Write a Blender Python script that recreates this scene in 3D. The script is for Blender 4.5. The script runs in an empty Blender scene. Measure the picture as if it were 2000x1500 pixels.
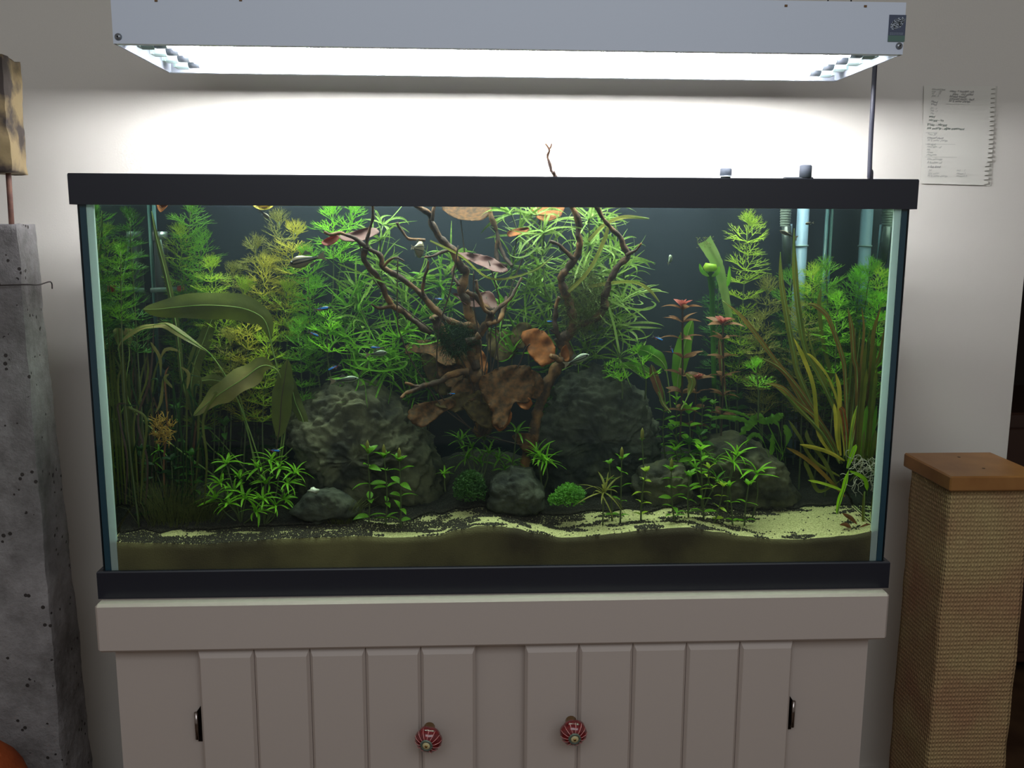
import bpy, math, random
from mathutils import Vector, Matrix, Euler, noise
PI=math.pi
sc=bpy.context.scene
C=sc.collection
# ------------------------------------------------------------------ camera
Z0=0.70                                   # height of the stand top above the floor
F=1800.0
CAM=Vector((-0.05051,-1.36225,0.55886+Z0)); YAW,PIT,ROL=-0.0481,0.16559,0.00461
FW=Vector((-math.sin(YAW)*math.cos(PIT),math.cos(YAW)*math.cos(PIT),-math.sin(PIT)))
RT=Vector((math.cos(YAW),math.sin(YAW),0)); UP=RT.cross(FW)
RT2=RT*math.cos(ROL)+UP*math.sin(ROL); UP2=UP*math.cos(ROL)-RT*math.sin(ROL)
cd=bpy.data.cameras.new('camera'); cd.sensor_width=36; cd.lens=F/2000*36; cd.clip_start=.01
cam=bpy.data.objects.new('camera',cd); C.objects.link(cam); sc.camera=cam
m=Matrix((RT2,UP2,-FW)).transposed().to_4x4(); m.translation=CAM; cam.matrix_world=m
def ray(u,v): return FW+RT2*((u-1000)/F)+UP2*((750-v)/F)
def at(u,v,Y=0.0):                        # point of the room seen at pixel (u,v), at depth Y
    d=ray(u,v); return CAM+d*((Y-CAM.y)/d.y)
# ------------------------------------------------------------------ light and exposure
w=bpy.data.worlds.new('world'); sc.world=w; w.use_nodes=True
w.node_tree.nodes['Background'].inputs[0].default_value=(1.0,.93,.86,1)
w.node_tree.nodes['Background'].inputs[1].default_value=0.20
def area(name,loc,rot,sx,sy,power,col):
    l=bpy.data.lights.new(name,'AREA'); l.shape='RECTANGLE'; l.size=sx; l.size_y=sy; l.energy=power; l.color=col
    o=bpy.data.objects.new(name,l); C.objects.link(o); o.location=loc; o.rotation_euler=rot; return o
area('daylight_from_room',(0.1,-2.3,2.3),(math.radians(68),0,0),2.4,1.0,20,(.86,.93,1.0))
TUBE_POWER=100.0
vs=sc.view_settings; vs.view_transform='Standard'; vs.look='None'; vs.exposure=0; vs.gamma=1; vs.use_curve_mapping=False
cy=sc.cycles; cy.max_bounces=10; cy.diffuse_bounces=3; cy.glossy_bounces=4; cy.transmission_bounces=4; cy.transparent_max_bounces=24
cy.volume_bounces=0; cy.sample_clamp_indirect=4; cy.use_denoising=True; cy.caustics_reflective=False; cy.caustics_refractive=False
# ------------------------------------------------------------------ materials
def mat(name,col,rough=.6,trans=0,noise_scale=None,col2=None,bump=0,bscale=40,metal=0,spec=.5,thr=None,detail=4,coat=0):
    M=bpy.data.materials.new(name); M.use_nodes=True; n=M.node_tree; N=n.nodes; L=n.links
    b=N['Principled BSDF']; b.inputs['Roughness'].default_value=rough; b.inputs['Metallic'].default_value=metal
    b.inputs['Specular IOR Level'].default_value=spec if not name.startswith('leaf') else .25; b.inputs['Coat Weight'].default_value=coat
    b.inputs['Base Color'].default_value=(*col,1)
    csock=None
    tc=N.new('ShaderNodeTexCoord')
    if noise_scale:
        nz=N.new('ShaderNodeTexNoise'); nz.inputs['Scale'].default_value=noise_scale; nz.inputs['Detail'].default_value=detail
        L.new(tc.outputs['Object'],nz.inputs['Vector'])
        r=N.new('ShaderNodeValToRGB'); a,c=(thr or (.35,.65)); r.color_ramp.elements[0].position=a; r.color_ramp.elements[1].position=c
        r.color_ramp.elements[0].color=(*col,1); r.color_ramp.elements[1].color=(*(col2 or col),1)
        L.new(nz.outputs['Fac'],r.inputs[0]); L.new(r.outputs[0],b.inputs['Base Color']); csock=r.outputs[0]
    if bump:
        nb=N.new('ShaderNodeTexNoise'); nb.inputs['Scale'].default_value=bscale; nb.inputs['Detail'].default_value=6
        L.new(tc.outputs['Object'],nb.inputs['Vector'])
        bp=N.new('ShaderNodeBump'); bp.inputs['Strength'].default_value=bump; bp.inputs['Distance'].default_value=.004
        L.new(nb.outputs['Fac'],bp.inputs['Height']); L.new(bp.outputs[0],b.inputs['Normal'])
    if trans:
        t=N.new('ShaderNodeBsdfTranslucent'); mx=N.new('ShaderNodeMixShader'); mx.inputs[0].default_value=trans
        t.inputs[0].default_value=(*col,1)
        if csock: L.new(csock,t.inputs[0])
        L.new(b.outputs[0],mx.inputs[1]); L.new(t.outputs[0],mx.inputs[2]); L.new(mx.outputs[0],N['Material Output'].inputs[0])
    return M
def srgb(r,g,b):
    f=lambda c:(c/255/12.92 if c<10.3 else ((c/255+.055)/1.055)**2.4)
    return (f(r),f(g),f(b))
def emit(name,col,s):
    M=bpy.data.materials.new(name); M.use_nodes=True; N=M.node_tree.nodes; e=N.new('ShaderNodeEmission')
    e.inputs[0].default_value=(*col,1); e.inputs[1].default_value=s; M.node_tree.links.new(e.outputs[0],N['Material Output'].inputs[0]); return M
def glassy(name,tint,refl=.04,tir=False):
    # clear pane: passes light straight, mirrors at its Fresnel share, and fully past the critical angle when it bounds water
    M=bpy.data.materials.new(name); M.use_nodes=True; n=M.node_tree; N=n.nodes; L=n.links
    for x in list(N):
        if x.type!='OUTPUT_MATERIAL': N.remove(x)
    out=[x for x in N if x.type=='OUTPUT_MATERIAL'][0]
    t=N.new('ShaderNodeBsdfTransparent'); t.inputs[0].default_value=(*tint,1)
    g=N.new('ShaderNodeBsdfGlossy'); g.inputs['Roughness'].default_value=.0; g.inputs[0].default_value=(.72,.86,.76,1) if tir else (1,1,1,1)
    mx=N.new('ShaderNodeMixShader'); L.new(t.outputs[0],mx.inputs[1]); L.new(g.outputs[0],mx.inputs[2]); L.new(mx.outputs[0],out.inputs[0])
    if tir:
        ge=N.new('ShaderNodeNewGeometry'); d=N.new('ShaderNodeVectorMath'); d.operation='DOT_PRODUCT'
        L.new(ge.outputs['Incoming'],d.inputs[0]); L.new(ge.outputs['Normal'],d.inputs[1])
        ab=N.new('ShaderNodeMath'); ab.operation='ABSOLUTE'; L.new(d.outputs['Value'],ab.inputs[0])
        mr=N.new('ShaderNodeMapRange'); mr.inputs['From Min'].default_value=.56; mr.inputs['From Max'].default_value=.66
        mr.inputs['To Min'].default_value=1.0; mr.inputs['To Max'].default_value=.03
        L.new(ab.outputs[0],mr.inputs['Value']); L.new(mr.outputs[0],mx.inputs[0])
    else:
        lw=N.new('ShaderNodeLayerWeight'); lw.inputs[0].default_value=.2
        mr=N.new('ShaderNodeMapRange'); mr.inputs['To Min'].default_value=refl*.4; mr.inputs['To Max'].default_value=.6
        L.new(lw.outputs['Fresnel'],mr.inputs['Value']); mr.inputs['From Min'].default_value=.03; L.new(mr.outputs[0],mx.inputs[0])
    return M
# ------------------------------------------------------------------ mesh building
class MB:
    def __init__(s): s.v=[]; s.f=[]; s.mi=[]
    def add(s,vs_,fs,mi=0):
        o=len(s.v); s.v+= [tuple(v) for v in vs_]; s.f+=[tuple(i+o for i in f) for f in fs]; s.mi+=[mi]*len(fs)
    def box(s,a,b,bev=0,mi=0):
        x0,y0,z0=a; x1,y1,z1=b
        if bev<=0:
            s.add([(x,y,z) for x in (x0,x1) for y in (y0,y1) for z in (z0,z1)],[(0,1,3,2),(4,6,7,5),(0,4,5,1),(2,3,7,6),(0,2,6,4),(1,5,7,3)],mi); return
        vs_=[];c=[(x0,x0+bev),(x1,x1-bev)]
        idx={}
        for ix,X in enumerate((x0,x1)):
            for iy,Y in enumerate((y0,y1)):
                for iz,Z in enumerate((z0,z1)):
                    sx=1 if ix==0 else -1; sy=1 if iy==0 else -1; sz=1 if iz==0 else -1
                    for k,(p) in enumerate(((X,Y+sy*bev,Z+sz*bev),(X+sx*bev,Y,Z+sz*bev),(X+sx*bev,Y+sy*bev,Z))):
                        idx[(ix,iy,iz,k)]=len(vs_); vs_.append(p)
        I=idx; fs=[]
        for i in (0,1):
            q=[(i,0,0,0),(i,1,0,0),(i,1,1,0),(i,0,1,0)]; fs.append([I[k] for k in (q if i==1 else q[::-1])])
            q=[(0,i,0,1),(0,i,1,1),(1,i,1,1),(1,i,0,1)]; fs.append([I[k] for k in (q if i==1 else q[::-1])])
            q=[(0,0,i,2),(1,0,i,2),(1,1,i,2),(0,1,i,2)]; fs.append([I[k] for k in (q if i==1 else q[::-1])])
        for i in (0,1):
            for j in (0,1):
                fs.append([I[(i,j,0,0)],I[(i,j,1,0)],I[(i,j,1,1)],I[(i,j,0,1)]])
                fs.append([I[(i,0,j,0)],I[(i,1,j,0)],I[(i,1,j,2)],I[(i,0,j,2)]])
                fs.append([I[(0,i,j,1)],I[(1,i,j,1)],I[(1,i,j,2)],I[(0,i,j,2)]])
                for k in (0,1): fs.append([I[(i,j,k,0)],I[(i,j,k,1)],I[(i,j,k,2)]])
        s.add(vs_,fs,mi)
    def tube(s,P,R,n=6,cap=True,mi=0):
        P=[Vector(p) for p in P]
        if not hasattr(R,'__len__'): R=[R]*len(P)
        T=[(P[min(i+1,len(P)-1)]-P[max(i-1,0)]).normalized() for i in range(len(P))]
        a=T[0].orthogonal().normalized(); vs_=[];fs=[]
        for i,p in enumerate(P):
            a=(a-T[i]*a.dot(T[i])).normalized(); b=T[i].cross(a)
            for k in range(n):
                t=2*PI*k/n; vs_.append(p+(a*math.cos(t)+b*math.sin(t))*R[i])
        for i in range(len(P)-1):
            for k in range(n): fs.append((i*n+k,i*n+(k+1)%n,(i+1)*n+(k+1)%n,(i+1)*n+k))
        if cap:
            fs.append(tuple(range(n))[::-1]); fs.append(tuple((len(P)-1)*n+k for k in range(n)))
        s.add(vs_,fs,mi)
    def leaf(s,P,Wd,roll=0,fold=.15,wave=0,wf=6,rs=0,view=Vector((0,1,0)),mi=0,nw=2):
        # leaf blade along P, half widths Wd, nw strips a side
        P=[Vector(p) for p in P]; vs_=[];fs=[]; n=len(P); m_=2*nw+1
        for i,p in enumerate(P):
            T=(P[min(i+1,n-1)]-P[max(i-1,0)]).normalized()
            S=T.cross(view)
            if S.length<.15: S=T.cross(Vector((1,0,0)))
            S.normalize(); r=roll if not callable(roll) else roll(i/(n-1))
            S=Matrix.Rotation(r,3,T)@S; Nn=S.cross(T)
            for k in range(m_):
                u=(k-nw)/nw
                wv=wave*Wd[i]*math.sin(wf*i/(n-1)*2*PI+rs+(1.7 if u>0 else 0))*abs(u)**2
                wj=1+ (wave*.35*math.sin(wf*1.7*i/(n-1)*2*PI+rs*2+(2.1 if u>0 else 0))*abs(u))
                vs_.append(p+S*(u*Wd[i]*wj)+Nn*(abs(u)*fold*Wd[i]+wv))
        for i in range(n-1):
            for k in range(m_-1): fs.append((i*m_+k,i*m_+k+1,(i+1)*m_+k+1,(i+1)*m_+k))
        s.add(vs_,fs,mi)
    def sphere(s,c,r,n=10,m_=7,mi=0):
        c=Vector(c); r=Vector(r) if hasattr(r,'__len__') else Vector((r,r,r)); vs_=[c+Vector((0,0,r.z))];fs=[]
        for i in range(1,m_):
            for k in range(n):
                th=PI*i/m_; ph=2*PI*k/n; vs_.append(c+Vector((r.x*math.sin(th)*math.cos(ph),r.y*math.sin(th)*math.sin(ph),r.z*math.cos(th))))
        vs_.append(c-Vector((0,0,r.z))); last=len(vs_)-1
        for k in range(n):
            fs.append((0,1+k,1+(k+1)%n)); fs.append((last,1+(m_-2)*n+(k+1)%n,1+(m_-2)*n+k))
        for i in range(m_-2):
            for k in range(n): fs.append((1+i*n+k,1+(i+1)*n+k,1+(i+1)*n+(k+1)%n,1+i*n+(k+1)%n))
        s.add(vs_,fs,mi)
    def mesh(s,name,mats,smooth=True):
        me=bpy.data.meshes.new(name); me.from_pydata(s.v,[],s.f)
        if not isinstance(mats,(list,tuple)): mats=[mats]
        for q in mats: me.materials.append(q)
        if len(mats)>1: me.polygons.foreach_set('material_index',s.mi)
        if smooth: me.polygons.foreach_set('use_smooth',[True]*len(me.polygons))
        me.update(); return me
    def build(s,name,mats,parent=None,smooth=True,origin=None):
        # vertices are in world coordinates; the object's origin goes to `origin` or its parent's
        o0=Vector(origin) if origin is not None else (ORG.get(parent.name,Vector()) if parent else Vector())
        if o0.length: s.v=[(x-o0.x,y-o0.y,z-o0.z) for x,y,z in s.v]
        o=bpy.data.objects.new(name,s.mesh(name,mats,smooth)); C.objects.link(o); ORG[o.name]=o0
        if parent: o.parent=parent
        elif origin is not None: o.location=o0
        return o
ORG={}
def tag(o,label=None,cat=None,group=None,kind=None):
    if label: o['label']=label
    if cat: o['category']=cat
    if group: o['group']=group
    if kind: o['kind']=kind
    return o
def thing(name,label,cat,loc=(0,0,0),group=None):
    o=bpy.data.objects.new(name,None); o.empty_display_size=.02; C.objects.link(o); o.location=loc; ORG[o.name]=Vector(loc)
    return tag(o,label,cat,group)
def put(name,me,parent,M):                # shared mesh placed in its parent's frame
    o=bpy.data.objects.new(name,me); C.objects.link(o); o.parent=parent
    T=Matrix.Translation(-ORG[parent.name])@M; o.matrix_basis=T; return o
def catmull(P,n=6):
    P=[Vector(p) for p in P]; out=[]
    for i in range(len(P)-1):
        a=P[max(i-1,0)];b=P[i];c=P[i+1];d=P[min(i+2,len(P)-1)]
        for k in range(n):
            t=k/n; out.append(.5*((2*b)+(c-a)*t+(2*a-5*b+4*c-d)*t*t+(3*b-a-3*c+d)*t**3))
    out.append(P[-1]); return out
def lerp(a,b,t): return a+(b-a)*t
def basis(X,Zh):
    X=X.normalized(); Y=Zh.cross(X)
    if Y.length<1e-3: Y=Vector((0,1,0)).cross(X)
    Y.normalize(); Z=X.cross(Y); return Matrix((X,Y,Z)).transposed()
M_wall=mat('wall_paint',srgb(214,208,199),.85,bump=.05,bscale=300)
M_white=mat('stand_paint',srgb(196,183,174),.55,bump=.04,bscale=120)
M_black=mat('black_plastic',(.013,.0145,.024),.4)
M_fix=mat('fixture_enamel',srgb(214,222,236),.45)
#@@STRUCTURE
WY=0.44
b=MB(); b.box((-3,WY,0),(1.06,WY+.12,2.5)); tag(b.build('wall_back',M_wall,smooth=False),kind='structure')
b=MB(); b.box((-3,-4,-.05),(3.5,4,0)); tag(b.build('floor',mat('floor_wood',srgb(96,70,48),.4,noise_scale=9,col2=srgb(70,48,32)),smooth=False),kind='structure')
b=MB(); b.box((-3,-1.2,2.5),(3.5,4,2.58)); tag(b.build('ceiling',mat('ceiling_paint',srgb(215,212,205),.9),smooth=False),kind='structure')
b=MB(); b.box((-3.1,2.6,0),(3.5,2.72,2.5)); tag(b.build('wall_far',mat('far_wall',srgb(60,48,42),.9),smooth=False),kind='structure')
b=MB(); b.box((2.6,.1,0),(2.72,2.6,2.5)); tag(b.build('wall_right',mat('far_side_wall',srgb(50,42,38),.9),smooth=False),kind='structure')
b=MB(); b.box((-3,WY-.016,0),(1.06,WY,.105)); b.box((-3,WY-.012,.105),(1.06,WY,.112)); tag(b.build('baseboard_back',M_wall,smooth=False),kind='structure')
#@@TANK
HX=.616; TD=.31; HT=.6355; HR=.0435
Zt=Z0+HT; GX=.607; GI=.597; GY=.006; IY=.016; BY=.292
tank=thing('aquarium','large rectangular glass aquarium with black rims on the white stand','aquarium',(0,0,Z0))
def rim(name,z0,z1,inner):
    b=MB()
    o=[(-HX,0),(HX,0),(HX,TD),(-HX,TD)]; i=[(-HX+inner,inner),(HX-inner,inner),(HX-inner,TD-inner),(-HX+inner,TD-inner)]
    vs_=[];fs=[]
    for (x,y) in o: vs_.append((x,y,z0))
    for (x,y) in o: vs_.append((x,y,z1-.002))
    for (x,y) in o: vs_.append((x*.9985,lerp(y,TD/2,.006),z1))
    for (x,y) in i: vs_.append((x,y,z1))
    for (x,y) in i: vs_.append((x,y,z0))
    for r in range(4):
        for k in range(4): fs.append((r*4+k,r*4+(k+1)%4,(r+1)*4+(k+1)%4,(r+1)*4+k))
    for k in range(4): fs.append((16+k,16+(k+1)%4,(k+1)%4,k))
    b.add(vs_,fs); return b.build(name,M_black,tank,smooth=False)
rim('top_rim',Zt-HR,Zt,.014); rim('bottom_rim',Z0,Z0+HR,.006)
b=MB(); b.box((-HX+.02,.02,Z0+.004),(HX-.02,TD-.02,Z0+.012)); b.build('bottom_pane',M_black,tank,smooth=False)
M_glass=glassy('clear_glass',(.93,.985,.955)); M_tir=glassy('water_backed_glass',(.93,.98,.95),tir=True)
M_edge=mat('glass_edge',srgb(40,70,86),.25); M_strip=mat('pale_strip',srgb(232,246,244),.4,trans=.6)
b=MB(); b.add([(-GX,GY,Z0+.02),(GX,GY,Z0+.02),(GX,GY,Zt-.01),(-GX,GY,Zt-.01)],[(0,1,2,3)]); fp=b.build('front_pane',M_glass,tank,smooth=False)
for s in (-1,1):
    b=MB(); x=s*GI
    b.add([(x,IY,Z0+.02),(x,BY,Z0+.02),(x,BY,Zt-.01),(x,IY,Zt-.01)],[(0,1,2,3)]); b.build('side_pane',M_tir,tank,smooth=False)
    b=MB(); b.box((min(s*GI,s*(GX-.0015)),GY+.002,Z0+.03),(max(s*GI,s*(GX-.0015)),IY,Zt-.02)); b.build('pane_edge',M_edge,tank,smooth=False)
    b=MB(); b.box((s*GX-.0006,GY,Z0+.03),(s*GX+.0006,IY,Zt-.02)); tag(b.build('outer_edge',mat('edge_line',srgb(20,30,38),.3),tank,smooth=False))
    b=MB(); b.box((min(s*(GI-.0005),s*(GI-.0105)),GY+.003,Z0+.03),(max(s*(GI-.0005),s*(GI-.0105)),IY-.002,Zt-.02)); b.build('corner_strip',M_strip,tank,smooth=False)  # pale translucent upright strip just inside each front corner
b=MB(); b.box((-GI-.004,BY,Z0+.02),(GI+.004,BY+.006,Zt-.01)); b.build('back_panel',mat('black_background',srgb(15,19,29),.6,spec=.2),tank,smooth=False)
for s in (-1,1):
    b=MB(); b.tube([(s*(GI-.004),BY-.004,Z0+.05),(s*(GI-.004),BY-.004,Zt-.03)],.0035,8); b.build('back_corner_seal',mat('seal_teal',srgb(70,104,110),.3),tank)
# water: a clear body with a mirror-like underside of its surface
WZ=Zt-HR+.006
WS,WA=0.12,1.5
def with_volume(M):
    n=M.node_tree; N=n.nodes; L=n.links; sct=N.new('ShaderNodeVolumeScatter'); ab=N.new('ShaderNodeVolumeAbsorption'); ad=N.new('ShaderNodeAddShader')
    sct.inputs['Color'].default_value=(.62,.78,1,1); sct.inputs['Density'].default_value=WS; sct.inputs['Anisotropy'].default_value=.1
    ab.inputs['Color'].default_value=(.45,.64,.42,1); ab.inputs['Density'].default_value=WA
    L.new(sct.outputs[0],ad.inputs[0]); L.new(ab.outputs[0],ad.inputs[1]); L.new(ad.outputs[0],[x for x in N if x.type=='OUTPUT_MATERIAL'][0].inputs['Volume'])
    return M
M_water=with_volume(glassy('water_surface',(.99,1,.995),tir=True))
M_wside=bpy.data.materials.new('water_side'); M_wside.use_nodes=True
for x in list(M_wside.node_tree.nodes):
    if x.type!='OUTPUT_MATERIAL': M_wside.node_tree.nodes.remove(x)
_t=M_wside.node_tree.nodes.new('ShaderNodeBsdfTransparent'); M_wside.node_tree.links.new(_t.outputs[0],M_wside.node_tree.nodes['Material Output'].inputs[0]); with_volume(M_wside)
b=MB(); wx=GI-.0012; wy0=GY+.0015; wy1=BY-.0008; wz0=Z0+.0135
b.add([(-wx,wy0,WZ),(wx,wy0,WZ),(wx,wy1,WZ),(-wx,wy1,WZ)],[(0,1,2,3)],0)
b.add([(-wx,wy0,wz0),(wx,wy0,wz0),(wx,wy1,wz0),(-wx,wy1,wz0),(-wx,wy0,WZ),(wx,wy0,WZ),(wx,wy1,WZ),(-wx,wy1,WZ)],[(3,2,1,0),(0,1,5,4),(1,2,6,5),(2,3,7,6),(3,0,4,7)],1)
wt=b.build('water',[M_water,M_wside],smooth=False,origin=(0,.15,Z0+.3)); tag(wt,'clear water filling the aquarium up to the black top rim','water')
#@@LAMP
FYF=.02
def zplane(u,v,z): d=ray(u,v); return CAM+d*((z-CAM.z)/d.z)
fa=at(221.4,86,FYF); fb=at(1763,105.6,FYF); FZ=(fa.z+fb.z)/2
fc=zplane(347.8,149,FZ); fd=zplane(1608.5,154,FZ)
FX0,FX1=fa.x,fb.x; FYB=(fc.y+fd.y)/2
FZT=at(1771,10.5,FYF).z+.004
lamp=thing('hanging_light_fixture','long pale blue-grey fluorescent light fixture hanging above the aquarium','light fixture',((FX0+FX1)/2,(FYF+FYB)/2,FZ))
t=.0025
b=MB(); b.box((FX0,FYF,FZ),(FX1,FYF+t,FZT)); b.box((FX0,FYF+t,FZ),(FX1,FYF+.012,FZ+.0015)); b.build('front_panel',M_fix,lamp,smooth=False)
b=MB(); b.box((FX0,FYB-t,FZ),(FX1,FYB,FZT)); b.box((FX0,FYB-.010,FZ),(FX1,FYB-t,FZ+.0015)); b.build('rear_panel',M_fix,lamp,smooth=False)
b=MB(); b.box((FX0,FYF+t,FZT-t),(FX1,FYB-t,FZT)); b.build('top_panel',M_fix,lamp,smooth=False)
for x0,x1 in ((FX0,FX0+t),(FX1-t,FX1)):
    b=MB(); b.box((x0,FYF+t,FZ),(x1,FYB-t,FZT-t)); b.build('end_panel',M_fix,lamp,smooth=False)
M_refl=mat('reflector_metal',(.85,.86,.88),.25,metal=1)
b=MB(); nT=4; pitch=(FYB-FYF-.03)/nT; vs_=[];fs=[]
ex=.045
for i in range(nT):
    yc=FYF+.015+pitch*(i+.5)
    for k in range(7):
        a=PI*k/6; vs_+= [(FX0+ex,yc-pitch/2*math.cos(a),FZ+.012+.026*math.sin(a)**.6),(FX1-ex,yc-pitch/2*math.cos(a),FZ+.012+.026*math.sin(a)**.6)]
for k in range(len(vs_)//2-1): fs.append((2*k,2*k+1,2*k+3,2*k+2))
b.add(vs_,fs); b.build('reflector',M_refl,lamp,smooth=False)
for x0,x1 in ((FX0+t,FX0+ex),(FX1-ex,FX1-t)):
    b=MB(); b.box((x0,FYF+t,FZ+.026),(x1,FYB-t,FZ+.029)); b.build('end_plate',mat('end_white',(.9,.9,.9),.5),lamp,smooth=False)
M_tube=emit('lit_tube',(.93,.96,1.0),TUBE_POWER)
M_cap=mat('tube_cap',srgb(120,125,135),.35,metal=.6); M_sock=mat('socket_plastic',srgb(200,225,225),.4)
for i in range(nT):
    yc=FYF+.015+pitch*(i+.5); zc=FZ+.0105
    b=MB(); b.tube([(FX0+.062,yc,zc),(FX1-.062,yc,zc)],.008,10); b.build('fluorescent_tube',M_tube,lamp)
    for x,s in ((FX0,1),(FX1,-1)):
        b=MB(); b.tube([(x+s*.044,yc,zc),(x+s*.062,yc,zc)],.0088,12); cp=b.build('tube_cap',M_cap,lamp)
        b=MB(); b.tube([(x+s*.026,yc,zc),(x+s*.044,yc,zc)],.0105,12); b.box((min(x+s*.022,x+s*.026),yc-.012,FZ+.002),(max(x+s*.022,x+s*.026),yc+.012,FZ+.034)); b.build('lamp_socket',M_sock,lamp,smooth=False)
M_screw=mat('screw_metal',srgb(150,155,160),.3,metal=.7)
for (u,v) in ((231,72),(1756,90)):
    p=at(u,v,FYF); b=MB(); b.tube([(p.x,FYF-.0002,p.z),(p.x,FYF-.003,p.z)],[.0052,.004],14); s_=b.build('screw',M_screw,lamp)
    b=MB(); b.tube([(p.x,FYF-.0031,p.z),(p.x,FYF-.0033,p.z)],.0015,6); b.build('recess',M_black,s_)
for (u,v) in ((305,2),(470,1),(1535,12),(1690,13)):
    p=at(u,v,FYF); b=MB(); b.box((p.x-.002,FYF-.001,p.z-.001),(p.x+.002,FYF,p.z+.002)); b.build('rust_spot',mat('rust',srgb(120,90,60),.8),lamp,smooth=False)
# maker's sticker: dark rectangle, speckled pale oval, green foot
p0=at(1737,29,FYF); p1=at(1766,82,FYF)
b=MB(); b.box((p0.x,FYF-.001,p1.z),(p1.x,FYF,p0.z)); st=b.build('sticker',mat('sticker_navy',srgb(62,72,96),.4),lamp,smooth=False)
b=MB(); b.box((p0.x,FYF-.0013,p1.z),(p1.x,FYF-.001,lerp(p1.z,p0.z,.23))); b.build('green_band',mat('sticker_green',srgb(78,110,100),.4),st,smooth=False)
R=random.Random(4); b=MB(); cx=(p0.x+p1.x)/2; cz=lerp(p1.z,p0.z,.68)
for k in range(170):
    a=R.uniform(0,2*PI); r=R.random()**.5; ex_,ez=r*math.cos(a)*.0115,r*math.sin(a)*.0062; x=cx+ex_*.8-ez*.6; z=cz+ex_*.6+ez*.8; q=.0006
    b.box((x-q,FYF-.0014,z-q),(x+q*1.6,FYF-.001,z+q))
b.build('emblem',mat('sticker_white',srgb(190,200,210),.5),st,smooth=False)
b=MB()
for zz in (.32,.27):
    x=p0.x+.002
    while x<p1.x-.003:
        l=R.uniform(.0008,.0018); z=lerp(p1.z,p0.z,zz); b.box((x,FYF-.0013,z-.0005),(x+l,FYF-.001,z+.0005)); x+=l+.0007
b.build('lettering',mat('sticker_print',srgb(130,142,160),.5),st,smooth=False)
# suspension wires to the ceiling
M_wire=mat('steel_wire',srgb(90,85,80),.35,metal=.8)
for (u,v,du) in ((1613,8,6),(1662,8,0),(250,-4,0),(300,-4,6)):
    p=at(u,v,.10); p.z=FZT
    b=MB(); b.tube([p,(p.x+.012*(1 if du else 0),p.y,FZT+.08),(p.x+.02*(1 if du else 0),p.y,2.5)],.0011,6); b.build('suspension_wire',M_wire,lamp)
# power cord
b=MB(); _q=at(1709,125,FYB+.03); P=catmull([(FX1-.03,FYB-.03,FZT-.001),(FX1+.03,FYB+.0,FZT+.002),(_q.x,FYB+.03,FZT-.03),_q,at(1704,215,.305),at(1701,270,.32),at(1698,345,.335),at(1696,420,.35),(at(1696,420,.35).x,.37,.5),(at(1696,420,.35).x,.37,.06)],6)
b.tube(P,.0042,8); tag(b.build('power_cord',mat('cord_rubber',srgb(58,58,70),.45),origin=P[0]),'dark grey power cord hanging from the right end of the light fixture','cord')
#@@STAND
MX0,MX1=-.614,.609
st=thing('aquarium_stand','white painted wooden cabinet stand under the aquarium with plank doors','cabinet',(0,.15,0))
b=MB(); b.box((-.6,.010,.02),(.594,.34,Z0-.02)); b.build('body',M_white,st,smooth=False)
b=MB(); b.box((MX0,-.022,Z0-.078),(MX1,.36,Z0-.0005),bev=.004); b.build('top_moulding',M_white,st,smooth=False)
def plank(x0,x1,z0,z1,y0,y1):
    b=MB(); c=.0045; h=.007
    fr=[(x0+c,y0,z0),(x1-c,y0,z0),(x1-c,y0,z1-h*1.6),(x0+c,y0,z1-h*1.6)]
    ed=[(x0,y0+c,z0),(x1,y0+c,z0),(x1,y0+h*.9,z1),(x0,y0+h*.9,z1)]
    bk=[(x0,y1,z0),(x1,y1,z0),(x1,y1,z1),(x0,y1,z1)]
    b.add(fr+ed+bk,[(0,1,2,3)]+[(i,(i+1)%4,4+(i+1)%4,4+i) for i in range(4)]+[(4+i,4+(i+1)%4,8+(i+1)%4,8+i) for i in range(4)]+[(11,10,9,8)])
    return b
DT=Z0-.0835
doors=[]
for (u0,u1,v) in ((386,929,1300),(1025,1548,1300)):
    xa,xb=at(u0,v,-.008).x,at(u1,v,-.008).x
    b=MB(); b.box((xa+.004,-.001,.06),(xb-.004,.0098,DT-.006)); d=b.build('door',M_white,st,smooth=False); doors.append((d,xa,xb))
    for k in range(5):
        b=plank(lerp(xa,xb,k/5)+.0004,lerp(xa,xb,(k+1)/5)-.0004,.05,DT,-.010,-.0012); b.build('plank',M_white,d,smooth=False)
M_red=mat('red_glaze',srgb(120,20,26),.2,coat=.6,noise_scale=160,col2=srgb(90,10,18)); M_gold=mat('brass',srgb(190,150,90),.25,metal=1)
M_crm=mat('cream_glaze',srgb(215,200,150),.3); M_pk=mat('pink_line',srgb(225,150,150),.3); M_tq=mat('grey_green_glaze',srgb(90,100,90),.4)
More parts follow.
